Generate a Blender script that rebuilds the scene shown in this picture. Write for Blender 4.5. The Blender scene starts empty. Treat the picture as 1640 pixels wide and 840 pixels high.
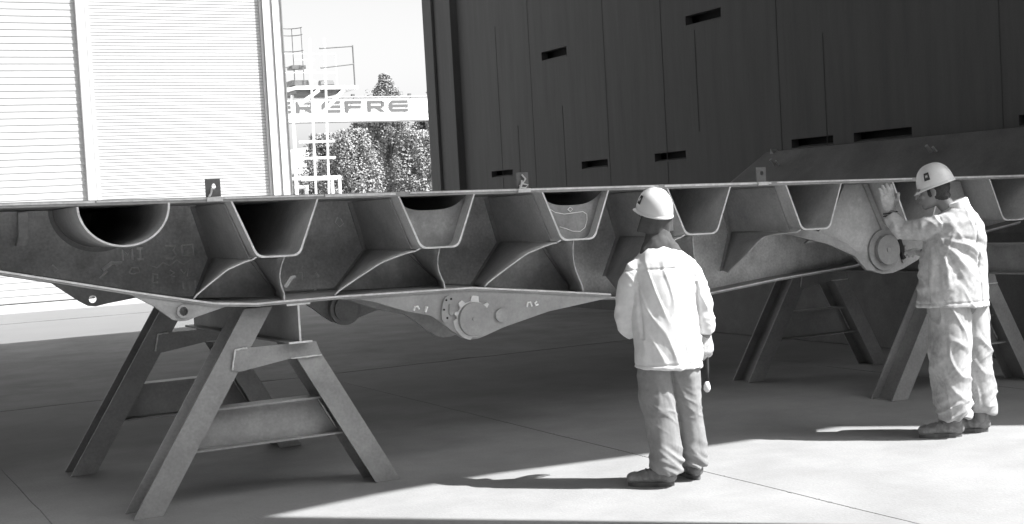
import bpy, bmesh, math, random
from mathutils import Vector, Matrix, noise, geometry
random.seed(7)
R = math.radians
SC = bpy.context.scene
COL = SC.collection

# ---------------------------------------------------------------- camera
cam = bpy.data.cameras.new('camera'); camo = bpy.data.objects.new('camera', cam); COL.objects.link(camo)
cam.sensor_width = 36; cam.lens = 36 * 2150 / 1640; cam.clip_start = 0.1; cam.clip_end = 3000
PITCH = math.atan(88 / 2150); ROLL = 0.056
camo.matrix_world = (Matrix.Translation((0, 0, 1.70)) @ Matrix.Rotation(math.pi / 2 - PITCH, 4, 'X')
                     @ Matrix.Rotation(-ROLL, 4, 'Z'))
SC.camera = camo
# ---------------------------------------------------------------- light
SUN_EL, SUN_AZ = R(51), R(-16.5)
sunvec = Vector((math.cos(SUN_EL) * math.cos(SUN_AZ), math.cos(SUN_EL) * math.sin(SUN_AZ), math.sin(SUN_EL)))
sl = bpy.data.lights.new('sun', 'SUN'); sl.energy = 5.0; sl.angle = R(0.5); sl.color = (1, 1, 1)
so = bpy.data.objects.new('sun', sl); COL.objects.link(so)
so.rotation_euler = sunvec.to_track_quat('Z', 'Y').to_euler(); so.location = (20, -6, 30)
world = bpy.data.worlds.new('World'); SC.world = world; world.use_nodes = True
wn, wl = world.node_tree.nodes, world.node_tree.links
bg = wn['Background']; bg.inputs['Strength'].default_value = 0.15
sky = wn.new('ShaderNodeTexSky'); sky.sky_type = 'NISHITA'; sky.sun_disc = False
sky.sun_elevation = SUN_EL; sky.sun_rotation = R(106.5); sky.dust_density = 3.0; sky.air_density = 1.0
bw = wn.new('ShaderNodeRGBToBW')                      # the photograph is black and white
wl.new(sky.outputs[0], bw.inputs[0]); wl.new(bw.outputs[0], bg.inputs['Color'])
SC.view_settings.view_transform = 'Standard'; SC.view_settings.look = 'None'
SC.view_settings.exposure = 1.05; SC.view_settings.gamma = 1.0
SC.render.engine = 'CYCLES'
SC.cycles.max_bounces = 8; SC.cycles.diffuse_bounces = 5

# ---------------------------------------------------------------- yard frame: s along the deck, t away from us
ANG = R(28); O = Vector((-1.6, 8.25, 0))
def L(s, t, z=0.0):
    return Vector((O.x + s * math.cos(ANG) - t * math.sin(ANG), O.y + s * math.sin(ANG) + t * math.cos(ANG), z))

# ---------------------------------------------------------------- materials (all grey: the photograph is monochrome)
MATS = {}
def mat(name, base, rough=0.6, var=0.25, scale=3.0, detail=6.0, bump=0.0, bscale=40.0, spots=0.0, spot_val=0.5,
        spot_scale=2.0, metallic=0.0, streak=None, spot_thr=0.6, spec=0.5, zone=None):
    if name in MATS: return MATS[name]
    m = bpy.data.materials.new(name); m.use_nodes = True
    n, l = m.node_tree.nodes, m.node_tree.links
    p = n['Principled BSDF']
    p.inputs['Roughness'].default_value = rough; p.inputs['Metallic'].default_value = metallic
    p.inputs['Specular IOR Level'].default_value = spec
    tc = n.new('ShaderNodeTexCoord'); mp = n.new('ShaderNodeMapping'); l.new(tc.outputs['Object'], mp.inputs[0])
    if streak: mp.inputs['Scale'].default_value = streak
    nz = n.new('ShaderNodeTexNoise'); nz.inputs['Scale'].default_value = scale; nz.inputs['Detail'].default_value = detail
    nz.inputs['Roughness'].default_value = 0.65
    l.new(mp.outputs[0], nz.inputs['Vector'])
    r = n.new('ShaderNodeMapRange'); r.inputs['From Min'].default_value = 0.25; r.inputs['From Max'].default_value = 0.75
    r.inputs['To Min'].default_value = base * (1 - var); r.inputs['To Max'].default_value = base * (1 + var)
    l.new(nz.outputs['Fac'], r.inputs['Value'])
    out = r.outputs[0]
    if spots > 0:
        n2 = n.new('ShaderNodeTexNoise'); n2.inputs['Scale'].default_value = spot_scale; n2.inputs['Detail'].default_value = 8
        n2.inputs['Roughness'].default_value = 0.7
        l.new(tc.outputs['Object'], n2.inputs['Vector'])
        r2 = n.new('ShaderNodeMapRange'); r2.inputs['From Min'].default_value = spot_thr - 0.08
        r2.inputs['From Max'].default_value = spot_thr + 0.08; r2.inputs['To Max'].default_value = spots
        l.new(n2.outputs['Fac'], r2.inputs['Value'])
        mx = n.new('ShaderNodeMix'); mx.data_type = 'FLOAT'
        l.new(r2.outputs[0], mx.inputs[0]); l.new(out, mx.inputs[2]); mx.inputs[3].default_value = spot_val
        out = mx.outputs[0]
    ng = n.new('ShaderNodeTexNoise'); ng.inputs['Scale'].default_value = 55 if base < .6 else 25; ng.inputs['Detail'].default_value = 4
    l.new(tc.outputs['Object'], ng.inputs['Vector'])
    rg_ = n.new('ShaderNodeMapRange'); rg_.inputs['From Min'].default_value = .3; rg_.inputs['From Max'].default_value = .7
    rg_.inputs['To Min'].default_value = 1 - var * .28; rg_.inputs['To Max'].default_value = 1 + var * .28; l.new(ng.outputs['Fac'], rg_.inputs['Value'])
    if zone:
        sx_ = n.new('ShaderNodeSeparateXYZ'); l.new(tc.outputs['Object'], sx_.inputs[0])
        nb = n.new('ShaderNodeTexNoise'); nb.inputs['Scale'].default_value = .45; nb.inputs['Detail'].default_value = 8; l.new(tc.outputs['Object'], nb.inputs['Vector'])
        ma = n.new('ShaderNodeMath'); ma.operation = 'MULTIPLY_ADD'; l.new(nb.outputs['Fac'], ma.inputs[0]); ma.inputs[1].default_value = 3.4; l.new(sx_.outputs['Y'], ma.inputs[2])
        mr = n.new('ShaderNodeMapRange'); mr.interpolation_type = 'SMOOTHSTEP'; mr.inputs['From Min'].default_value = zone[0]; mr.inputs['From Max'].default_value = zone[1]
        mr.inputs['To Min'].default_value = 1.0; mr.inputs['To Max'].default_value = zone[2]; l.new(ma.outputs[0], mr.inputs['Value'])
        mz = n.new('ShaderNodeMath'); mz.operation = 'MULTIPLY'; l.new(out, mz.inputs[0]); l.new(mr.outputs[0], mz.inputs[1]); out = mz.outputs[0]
    mg = n.new('ShaderNodeMath'); mg.operation = 'MULTIPLY'; l.new(out, mg.inputs[0]); l.new(rg_.outputs[0], mg.inputs[1]); out = mg.outputs[0]
    cc = n.new('ShaderNodeCombineColor')
    for i in range(3): l.new(out, cc.inputs[i])
    l.new(cc.outputs[0], p.inputs['Base Color'])
    if bump > 0:
        n3 = n.new('ShaderNodeTexNoise'); n3.inputs['Scale'].default_value = bscale; n3.inputs['Detail'].default_value = 5
        l.new(tc.outputs['Object'], n3.inputs['Vector'])
        b = n.new('ShaderNodeBump'); b.inputs['Strength'].default_value = bump; b.inputs['Distance'].default_value = 0.01
        l.new(n3.outputs['Fac'], b.inputs['Height']); l.new(b.outputs[0], p.inputs['Normal'])
    MATS[name] = m
    return m
steel = mat('dark_mill_steel', 0.38, 0.62, 0.35, 2.2, 9, bump=0.15, bscale=30, spots=0.30, spot_val=0.52, spot_scale=1.7, spot_thr=0.62)
steel_edge = mat('cut_steel_edge', 0.68, 0.5, 0.3, 14, 6)
steel_mid = mat('grey_steel', 0.34, 0.55, 0.3, 4, 8, bump=0.1, spots=0.4, spot_val=0.42, spot_scale=3)
steel_pale = mat('pale_machined_steel', 0.33, 0.5, 0.22, 5, 7, bump=0.05, spots=0.4, spot_val=0.5, spot_scale=4)
flangem = mat('flange_edge_steel', 0.3, 0.55, 0.35, 6, 8, spots=0.4, spot_val=0.3, spot_scale=6)
prim = mat('grey_primer', 0.28, 0.5, 0.32, 2.0, 8, bump=0.06, spots=0.4, spot_val=0.45, spot_scale=2.4, spot_thr=0.58)
dark_paint = mat('dark_wall_paint', 0.092, 0.8, 0.18, 2.0, 8, streak=(1, 3, 0.25), bump=0.1, bscale=12)
dark_seam = mat('dark_seam', 0.02, 0.9, 0.1); seam_m = mat('seam_grey', 0.076, 0.9, 0.2)  # seam strips in a slightly darker grey than the wall
chalk = mat('chalk', 0.9, 0.9, 0.25, 30, 5)
white_paint = mat('white_paint', 0.82, 0.5, 0.04, 2)
offwhite = mat('off_white_paint', 0.6, 0.5, 0.08, 2)
grey_line = mat('grey_trim', 0.16, 0.6, 0.1)
lettering = mat('grey_lettering', 0.12, 0.6, 0.08)
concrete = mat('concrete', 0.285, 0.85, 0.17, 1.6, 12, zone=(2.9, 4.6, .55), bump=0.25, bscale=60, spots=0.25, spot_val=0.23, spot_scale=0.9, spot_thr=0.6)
asphalt = mat('worn_tarmac', 0.17, 0.9, 0.3, 1.1, 12, bump=0.3, bscale=80, spots=0.4, spot_val=0.3, spot_scale=0.5)
darkfloor = mat('dark_concrete', 0.17, 0.85, 0.25, 0.9, 12, bump=0.2, bscale=60)  # darker concrete tone, not assigned to any mesh
palefloor = mat('pale_concrete', 0.155, 0.85, 0.06, 0.7, 8)
shade_roofm = mat('shade_roof_steel', 0.12, 0.7, 0.15, 1)
skin = mat('skin', 0.2, 0.5, 0.12, 12, 4, bump=0.1, bscale=150)
hairm = mat('hair', 0.02, 0.6, 0.3, 60, 3, bump=0.5, bscale=200)
helm = mat('white_plastic', 0.72, 0.32, 0.05, 9, 6, spots=0.35, spot_val=0.45, spot_scale=14, spot_thr=0.62)
leather = mat('boot_leather', 0.2, 0.6, 0.4, 20, 6, bump=0.3, bscale=90)
rubber = mat('rubber', 0.03, 0.8, 0.2, 20); solem = mat('boot_sole', 0.12, .8, .3, 20)
glovem = mat('work_glove', 0.5, 0.85, 0.3, 25, 6, bump=0.4, bscale=160)
jacket_a = mat('bleached_cotton', 0.74, 0.9, 0.14, 9, 9, bump=0.06, bscale=90, spots=0.0, spot_val=0.5, spot_scale=4, spot_thr=0.64, spec=0.2)
trouser_a = mat('grey_work_cotton', 0.26, 0.9, 0.16, 8, 9, bump=0.06, bscale=90, spots=0.4, spot_val=0.4, spot_scale=5, spec=0.2)
jacket_b = mat('soiled_cotton', 0.50, 0.9, 0.3, 7, 10, bump=0.06, bscale=90, spots=0.7, spot_val=0.20, spot_scale=3.6, spot_thr=0.6, spec=0.2)
trouser_b = mat('soiled_pale_cotton', 0.42, 0.9, 0.24, 7, 10, bump=0.06, bscale=90, spots=0.55, spot_val=0.18, spot_scale=5, spot_thr=0.58, spec=0.2)
dark_cloth = mat('dark_cloth', 0.055, 0.95, 0.2, 15, spec=0.2)
net = mat('grey_cape_cloth', 0.09, 0.9, 0.2, 20, spec=0.2)
leaf_pale = mat('pale_foliage', 0.29, 0.7, 0.25, 0.9, 6)
leaf_dark = mat('dark_foliage', 0.06, 0.7, 0.45, 0.9, 6)
bark = mat('bark', 0.1, 0.9, 0.3, 6)
hillm = mat('hill_scrub', 0.5, 0.9, 0.08, 0.02)
interior = mat('hollow_interior', 0.02, 0.9, 0.1)

# ---------------------------------------------------------------- mesh builder in yard coordinates
class MB:
    def __init__(s): s.v = []; s.f = []
    def add(s, vs, fs):
        b = len(s.v); s.v += [tuple(v) for v in vs]; s.f += [tuple(b + i for i in f) for f in fs]; return s
    def box(s, a, b):
        x0, y0, z0 = a; x1, y1, z1 = b
        return s.add([(x0, y0, z0), (x1, y0, z0), (x1, y1, z0), (x0, y1, z0), (x0, y0, z1), (x1, y0, z1), (x1, y1, z1), (x0, y1, z1)],
                     [(3, 2, 1, 0), (4, 5, 6, 7), (0, 1, 5, 4), (1, 2, 6, 5), (2, 3, 7, 6), (3, 0, 4, 7)])
    def prism(s, loops, c0, c1, axis='t'):
        """loops: list of 2-D loops (outer, holes...). axis t: (s,z) extruded along t; axis s: (t,z) along s; axis z: (s,t) along z"""
        if not isinstance(loops[0][0], (tuple, list)): loops = [loops]
        flat = [p for lp in loops for p in lp]
        tris = geometry.tessellate_polygon([[Vector((p[0], p[1], 0)) for p in lp] for lp in loops])
        n = len(flat)
        def P(p, c):
            if axis == 't': return (p[0], c, p[1])
            if axis == 's': return (c, p[0], p[1])
            return (p[0], p[1], c)
        vs = [P(p, c0) for p in flat] + [P(p, c1) for p in flat]
        fs = [tuple(t) for t in tris] + [tuple(i + n for i in reversed(t)) for t in tris]
        k = 0
        for lp in loops:
            m = len(lp)
            for i in range(m):
                j = (i + 1) % m; fs.append((k + i, k + j, k + j + n, k + i + n))
            k += m
        return s.add(vs, fs)
    def tube(s, pts, r, n=10, cap=True, flat=None):
        rings = []; pts = [Vector(p) for p in pts]; last = None
        for i, p in enumerate(pts):
            d = (pts[min(i + 1, len(pts) - 1)] - pts[max(i - 1, 0)]).normalized()
            ref = Vector((0, 0, 1)) if abs(d.z) < 0.9 else Vector((0, 1, 0))
            u = d.cross(ref).normalized() if last is None else (last - d * last.dot(d)).normalized()
            last = u; w = d.cross(u)
            rr = r[i] if isinstance(r, (list, tuple)) else r
            rings.append([p + u * rr * math.cos(a) + w * rr * math.sin(a) * (flat or 1) for a in [2 * math.pi * k / n for k in range(n)]])
        vs = [v for rg in rings for v in rg]; fs = []
        for i in range(len(rings) - 1):
            for k in range(n):
                fs.append((i * n + k, i * n + (k + 1) % n, (i + 1) * n + (k + 1) % n, (i + 1) * n + k))
        if cap: fs += [tuple(range(n))[::-1], tuple((len(rings) - 1) * n + k for k in range(n))]
        return s.add(vs, fs)
    def disc(s, c, r, t0, t1, n=40, axis='t'):
        lp = [(c[0] + r * math.cos(2 * math.pi * k / n), c[1] + r * math.sin(2 * math.pi * k / n)) for k in range(n)]
        return s.prism([lp], t0, t1, axis)
    def strip(s, a, b):
        """ruled sheet between two equally long point lists"""
        n = len(a); return s.add(list(a) + list(b), [(i, i + 1, n + i + 1, n + i) for i in range(n - 1)])
ROOTS = {}
def thing(name, label, cat, base, group=None, rot=0.0):
    """Empty at base (s,t,z)"""
    o = bpy.data.objects.new(name, None); COL.objects.link(o); o.empty_display_size = 0.2
    o.location = L(*base); o.rotation_euler = (0, 0, ANG + rot)
    o['label'] = label; o['category'] = cat
    if group: o['group'] = group
    ROOTS[o.name] = Vector(base); return o
def obj(name, mb, m, parent=None, smooth=False, bevel=0.0, base=None, solid=0.0, label=None):
    """link as one mesh; coordinates are yard coordinates"""
    top = parent
    while top is not None and top.name not in ROOTS: top = top.parent
    org = ROOTS[top.name] if top is not None else Vector(base or (0, 0, 0))
    me = bpy.data.meshes.new(name)
    me.from_pydata([tuple(Vector(v) - org) for v in mb.v], [], mb.f); me.update()
    bm = bmesh.new(); bm.from_mesh(me); bmesh.ops.recalc_face_normals(bm, faces=bm.faces); bm.to_mesh(me); bm.free()
    me.materials.append(m)
    o = bpy.data.objects.new(name, me); COL.objects.link(o)
    if parent is not None: o.parent = parent
    else: o.location = L(*org); o.rotation_euler = (0, 0, ANG)
    if smooth: me.shade_smooth()
    if solid:
        md = o.modifiers.new('solid', 'SOLIDIFY'); md.thickness = solid; md.offset = 0
    if bevel:
        md = o.modifiers.new('bevel', 'BEVEL'); md.width = bevel; md.segments = 2; md.limit_method = 'ANGLE'
    if label: o['label'] = label
    return o
def tag(o, label, cat, group=None):
    o['label'] = label; o['category'] = cat
    if group: o['group'] = group
    return o
def struct(o): o['kind'] = 'structure'; return o
def lerp(a, b, k): return a + (b - a) * k
def pl(pts, x):
    for (x0, y0), (x1, y1) in zip(pts, pts[1:]):
        if x <= x1: return y0 + (y1 - y0) * (x - x0) / (x1 - x0)
    return pts[-1][1]

# ---------------------------------------------------------------- ground
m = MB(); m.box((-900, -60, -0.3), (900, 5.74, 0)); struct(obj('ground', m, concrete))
m = MB()
N = 400; edge = []
rg = random.Random(3)
front = [(-60 + i * 120 / N, 5.74 + 0.10 * noise.noise(Vector((i * 0.9, 3, 0))) + 0.07 * noise.noise(Vector((i * 0.27, 9, 0)))) for i in range(N + 1)]
m.prism([front + [(60, 14.4), (-60, 14.4)]], -0.2, 0.004, 'z'); struct(obj('road', m, asphalt))
m = MB(); m.box((-900, 5.74, -0.3), (900, 900, -0.004)); struct(obj('yard_ground', m, palefloor))
m = MB(); m.box((-60, 22.6, -0.2), (30, 26.3, 0.012)); struct(obj('apron', m, mat('white_concrete', 0.36, 0.8, 0.05)))
m = MB(); m.box((-60, 19.2, -0.2), (30, 19.26, 0.006)); struct(obj('drain_line', m, asphalt))
# expansion joints
m = MB()
for s0 in (-5.0, -1.25, 2.4, 6.2):
    pts = [(s0 + 0.010 * noise.noise(Vector((k * 1.7, s0, 0))), -9 + k * 0.3) for k in range(50)]
    m.prism([[(p[0] - 0.0028, p[1]) for p in pts] + [(p[0] + 0.0028, p[1]) for p in pts[::-1]]], -0.05, 0.002, 'z')
pts = [(-30 + k * 0.5, -2.6 + 0.01 * noise.noise(Vector((k * 1.3, 2, 0)))) for k in range(90)]
struct(obj('floor_joint', m, mat('joint_dirt', 0.17, 0.9, 0.4, 20)))

rb = random.Random(21); m = MB()
for k in range(16):
    a = rb.uniform(-3.2, 1.5); w = rb.uniform(.01, .035); m.box((2.4 - .008, a, -.02), (2.4 + rb.uniform(.004, .014), a + w, .0022))
struct(obj('joint_chips', m, mat('crack_dirt', .2, .9, .3, 20)))
# ---------------------------------------------------------------- hall wall (right), unseen roof, walls and column added for their shade
WS = 8.7
wall = thing('hall_wall', 'tall dark hall wall with rows of slots, behind the deck on the right', 'wall', (WS, 5, 0))
slots = [(12.74, 13.55, 2.25, 2.36), (9.62, 10.40, 2.24, 2.36), (7.55, 8.33, 2.24, 2.36), (4.5, 5.27, 2.24, 2.35), (3.2, 4.14, 2.24, 2.35), (0.9, 1.7, 2.24, 2.35),
         (10.68, 11.5, 4.10, 4.24), (6.59, 7.40, 4.09, 4.22), (2.6, 3.4, 4.09, 4.22)]
m = MB()
m.prism([[(-5.27, 0), (14.6, 0), (14.6, 6.6), (8.9, 6.6), (8.9, 9.5), (-5.27, 9.5)]] + [[(a, c), (b, c), (b, d), (a, d)] for a, b, c, d in slots], WS, WS + 0.12, 's')
obj('wall_panel', m, dark_paint, wall)
m = MB(); m.box((WS + 0.2, -5.27, 0), (WS + 0.4, 8.9, 9.5)); m.box((WS + 0.2, 8.9, 0), (WS + 0.4, 14.6, 6.6)); obj('backing_wall', m, dark_seam, wall)
m = MB(); m.box((WS - 0.14, 14.604, 0), (WS + 0.4, 15.7, 6.6)); m.box((WS - 0.2, 15.3, 0), (WS - 0.142, 15.7, 6.6)); obj('end_post', m, dark_paint, wall, bevel=0.01)
m = MB()
for k, t in enumerate((11.9, 9.55, 5.45, 1.9, -1.9)):
    m.box((WS - 0.004, t, 0), (WS - 0.001, t + 0.008, 9.4 if t < 8.8 else 6.5))
for t, z0, z1 in ((13.1, 1.9, 4.9), (12.45, 0.4, 3.1), (10.9, 0.9, 3.3), (8.0, 0.3, 5.9), (7.2, 2.6, 4.0), (4.6, 0.6, 3.6)):
    m.box((WS - 0.005, t, z0), (WS - 0.001, t + 0.008, z1))
obj('panel_seam', m, seam_m, wall)
for a, b, c, d in slots:
    m = MB()
    m.add([(WS - 0.004, a, c - 0.02), (WS - 0.004, b, c - 0.02), (WS + 0.11, b, c + 0.01), (WS + 0.11, a, c + 0.01), (WS - 0.004, a, c), (WS - 0.004, b, c), (WS + 0.11, b, c + 0.03), (WS + 0.11, a, c + 0.03)],
          [(0, 1, 2, 3), (4, 5, 6, 7), (0, 1, 5, 4), (1, 2, 6, 5), (2, 3, 7, 6), (3, 0, 4, 7)])
    obj('slot_sill', m, dark_paint, wall)
m = MB(); m.prism([[(-14, -6.10), (4.88, -6.06), (6.08, -5.85), (6.88, -5.81), (7.58, -5.90), (8.48, -6.02), (9.38, -6.08), (12, -6.08), (12, 8.7), (-14, 8.7)]], 9.52, 9.9, 'z')  # unseen roof, front edge kinked to place the shadow line on the ground
for t in (-4.5, -1, 2.5, 6, 8.2): m.box((-14, t - 0.1, 9.1), (8.68, t + 0.1, 9.515))
rf = tag(obj('unseen_shade_roof', m, shade_roofm, base=(0, 2, 9.5)), 'unseen flat roof high above the deck, added and shaped to shade the yard', 'roof')
m = MB(); m.box((-9.0, -5.2, 0), (-8.6, 9.45, 9.5))  # unseen wall added to hold back sky light from the left
tag(obj('sky_block_wall', m, dark_paint, base=(-8.8, 2, 0)), 'unseen dark wall added at the left to cut sky light', 'wall')
m = MB(); m.box((-30, -30, 0), (7.5, -14, 8))  # unseen block added behind the camera, dims the sky light on the deck
tag(obj('sky_block_hall', m, mat('sky_block_grey', .22, .7, .1, 1), base=(-10, -20, 0)), 'unseen grey block added behind the camera to cut sky light', 'building')
m = MB(); m.box((3.6, -5.5, 0), (4.45, -5.1, 9.5))  # unseen column, set where its shadow edges the sunlit strip
tag(obj('shadow_caster_column', m, dark_paint, base=(4, -5.3, 0), bevel=0.02), 'unseen dark column added to cast the near shadow strip', 'column')
# short grey post at the foot of the wall
m = MB(); m.box((8.25, 7.1, 0), (8.41, 7.26, 0.5)); m.box((8.2, 7.05, 0), (8.46, 7.31, 0.02))
tag(obj('steel_post', m, prim, base=(8.33, 7.18, 0), bevel=0.008), 'short grey square post at the foot of the dark wall', 'post')

# sloped-side steel girder lying along the wall
gd = thing('steel_girder', 'long dark steel girder with a sloping side, lying along the dark wall', 'girder', (8.2, 1.0, 0))
prof0 = [(7.55, 0.0), (8.6, 0.0), (8.6, 2.20), (8.35, 2.21), (7.62, 1.5), (7.55, 1.2)]
m = MB()
t0, t1 = -3.4, 5.35
n = len(prof0)
va = [(p[0], t1 + (1.2 if i in (0, 1, 5) else (0.5 if i == 4 else 0)), p[1]) for i, p in enumerate(prof0)]
vb = [(p[0], t0, p[1]) for p in prof0]
m.add(va + vb, [tuple(range(n)), tuple(range(n, 2 * n))[::-1]] + [(i, (i + 1) % n, n + (i + 1) % n, n + i) for i in range(n)])
obj('girder_body', m, mat('dark_girder_steel', 0.12, 0.65, 0.35, 1.6, 9, bump=0.12, spots=0.4, spot_val=0.24, spot_scale=1.2), gd, bevel=0.01)
m = MB(); m.add([(8.34, 5.28, 2.08), (8.34, 5.12, 2.08), (8.30, 5.2, 2.24), (8.44, 5.28, 2.08), (8.44, 5.12, 2.08), (8.40, 5.2, 2.24)],
                [(0, 1, 2), (3, 5, 4), (0, 1, 4, 3), (1, 2, 5, 4), (2, 0, 3, 5)])
obj('corner_bracket', m, steel_pale, gd)
for tt in (4.9, 2.35, 0.5):
    m = MB(); m.tube([(8.12, tt, 2.03), (8.05, tt, 2.10)], 0.018, 8); m.tube([(8.12, tt - .07, 2.03), (8.07, tt - .07, 2.08)], 0.014, 8)
    obj('bolt', m, steel_mid, gd)

# ---------------------------------------------------------------- bridge deck section on the trestles
P0, P1 = -0.20, 0.59
def zd(s): return 1.853 - 0.0185 * s            # top of deck plate
def zb(s): return zd(s) - 0.030
TR = [(0.11, .275, .135, .343), (1.187, .272, .135, .338), (2.224, .266, .132, .33), (3.25, .28, .138, .335), (4.305, .272, .137, .34), (5.36, .27, .13, .34), (6.42, .275, .13, .345)]
flz = [(-4.0, 1.95), (-3.2, 1.80), (-1.48, 1.510), (-0.764, 1.338), (-0.3, 1.235), (-0.05, 1.212), (0.1, 1.213), (0.47, 1.213), (1.4, 1.196), (2.0, 1.125), (2.46, 1.068), (2.5, 1.02), (3.136, 0.973), (3.714, 0.952), (4.454, 1.017), (5.21, 1.064), (5.6, 1.12), (5.85, 1.212), (6.4, 1.215), (7.2, 1.32)]
FS = 2.48   # the flange is narrower to the right of this point
deck = thing('bridge_deck_section', 'long steel bridge deck section with open trough ribs, resting on two trestles', 'bridge section', (2.9, 0.9, 0.99))
S0, S1 = -3.0, 7.2
m = MB()
segs = [S0 + (S1 - S0) * i / 24 for i in range(25)]
m.prism([[(s, zd(s)) for s in segs] + [(s, zb(s)) for s in reversed(segs)]], P0, 2.2, 't')
obj('deck_plate', m, flangem, deck, bevel=0.003)
m = MB()       # doubled edge strip seen along the front edge, in lengths
for a, b, h in ((-2.9, -0.95, .012), (-0.94, 0.42, .010), (0.43, 0.9, .016), (1.0, 2.9, .011), (2.95, 3.9, .014), (3.95, 5.3, .010), (5.35, 7.15, .013)):
    m.prism([[(a, zd(a) - .004), (b, zd(b) - .004), (b, zd(b) - .004 - h), (a, zd(a) - .004 - h)]], P0 - 0.006, P0 - 0.0005, 't')
obj('edge_strip', m, steel_edge, deck)
# troughs
def trough_line(c, hw, bw_, dp, off=0.0, rad=0.03, n=5):
    """polyline from top-left round to top-right, off>0 grows outwards"""
    zt = zb(c) + 0.0
    pts = [(c - hw - off, zb(c - hw))]
    def corner(cx, cz, p, q):
        v0 = (Vector(p) - Vector((cx, cz))).normalized(); v1 = (Vector(q) - Vector((cx, cz))).normalized()
        a = Vector((cx, cz)) + v0 * rad * 1.6; b = Vector((cx, cz)) + v1 * rad * 1.6
        return [tuple((a * (1 - k) ** 2 + Vector((cx, cz)) * 2 * k * (1 - k) + b * k * k)) for k in [i / n for i in range(n + 1)]]
    L0 = (c - hw - off, zt); B0 = (c - bw_ - off * 0.9, zt - dp - off); B1 = (c + bw_ + off * 0.9, zt - dp - off - 0.004); R0 = (c + hw + off, zt)
    pts += corner(*B0, L0, B1) + corner(*B1, B0, R0) + [(c + hw + off, zb(c + hw))]
    return pts
def trough(line_out, line_in, t0=P0, t1=2.15):
    m = MB(); m.prism([line_out + line_in[::-1]], t0, t1, 't'); return m
ribm = mat('rib_steel', 0.55, 0.6, 0.3, 2.5, 9, bump=0.12, bscale=30, spots=.4, spot_val=.5, spot_scale=2)
trs = []
for (c, hw, bw_, dp) in TR:
    lo = trough_line(c, hw, bw_, dp); li = trough_line(c, hw, bw_, dp, -0.011)
    o = obj('trough_rib', trough(lo, li), ribm, deck)
    # bright cut edge at the open end
    m = MB(); m.prism([lo + li[::-1]], P0 - 0.004, P0 - 0.0005, 't'); obj('cut_edge', m, steel_edge, o)
    # far end plate closes the rib
    trs.append(o)
cc_, rr_ = -0.789, 0.264
half = lambda r: [(cc_ - r * math.cos(math.pi * k / 40), zb(cc_) - r * 0.92 * math.sin(math.pi * k / 40)) for k in range(41)]
pipe = obj('half_round_rib', trough(half(rr_), half(rr_ - 0.012)), ribm, deck)
m = MB(); m.prism([half(rr_) + half(rr_ - .012)[::-1]], P0 - 0.004, P0 - 0.0005, 't'); obj('cut_edge', m, steel_edge, pipe)
# bulkheads with a sagging top edge inside ribs 2 and 3
for i, off in ((1, 0.10), (2, 0.07)):
    c, hw, bw_, dp = TR[i]
    ins = trough_line(c, hw, bw_, dp, -0.012)
    top = []
    for k in range(21):
        u = -1 + 2 * k / 20.0
        top.append((c + u * (hw - 0.016), zb(c) - 0.004 - 0.088 * (1 - abs(u) ** 3.2)))
    lo = [(p[0], p[1] - 0.004) for p in ins[1:-1]]
    m = MB(); m.prism([top[::-1][:0] + lo[::1] + top[::-1]], P0 + off, P0 + off + 0.012, 't')
    bh = obj('bulkhead', m, mat('bulkhead_steel', 0.24, 0.5, 0.35, 8, 9, spots=0.5, spot_val=0.42, spot_scale=9), deck)
    if i == 2:
        m = MB(); tq = P0 + off - 0.002
        def stroke(pts, w=0.004, t=None):
            m.tube([(p[0], tq, p[1]) for p in pts], w * 0.6, 5, flat=1)
        z0 = zb(c)
        stroke([(c - .17, z0 - .11), (c - .13, z0 - .135), (c - .06, z0 - .15), (c + .02, z0 - .145), (c + .09, z0 - .14), (c + .12, z0 - .16), (c + .12, z0 - .20), (c + .10, z0 - .25), (c + .06, z0 - .275), (c + .0, z0 - .27), (c - .05, z0 - .25), (c - .1, z0 - .235)])
        stroke([(c - .03, z0 - .12), (c - .01, z0 - .105), (c + .01, z0 - .12), (c - .01, z0 - .135), (c - .03, z0 - .12)])
        stroke([(c - .18, z0 - .14), (c - .15, z0 - .19)], .007)
        obj('chalk_mark', m, chalk, bh)
# far end bulkheads so nobody sees through
for (c, hw, bw_, dp) in TR:
    ins = trough_line(c, hw, bw_, dp, -0.012)
    m = MB(); m.prism([[(p[0], p[1] - .002) for p in ins]], 2.10, 2.115, 't'); obj('end_plate', m, steel, deck)
m = MB(); m.prism([half(rr_ - .013)], 2.10, 2.115, 't'); obj('end_plate', m, steel, deck)
# transverse webs with notches for the ribs
def web(t0, t1, s0=S0, s1=S1):
    top = [(s0, zb(s0) - .001)]
    allr = [('p', cc_, rr_)] + [('t',) + T for T in TR]
    for r in allr:
        if r[0] == 'p': pts = [(cc_ - (rr_ - .002) * math.cos(math.pi * k / 24), zb(cc_) - (rr_ - .002) * .92 * math.sin(math.pi * k / 24)) for k in range(25)]
        else: pts = trough_line(r[1], r[2], r[3], r[4], -0.003)
        if pts[0][0] > s0 and pts[-1][0] < s1: top += [(p[0], min(p[1], zb(p[0]) - .001)) for p in pts]
    top.append((s1, zb(s1) - .001))
    bot = [(s1, pl(flz, s1) + .0005)] + [(s, z + .0005) for s, z in reversed(flz) if s0 < s < s1] + [(s0, pl(flz, s0) + .0005)]
    m = MB(); m.prism([top + bot], t0, t1, 't'); return m
webm = mat('web_steel', 0.56, 0.6, 0.5, 2.6, 10, bump=0.15, bscale=25, spots=0.75, spot_val=0.8, spot_scale=1.9, spot_thr=0.56)  # pale blotches put bounced light into the web colour
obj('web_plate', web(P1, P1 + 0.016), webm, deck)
obj('web_plate', web(1.35, 1.366), webm, deck)
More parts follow.
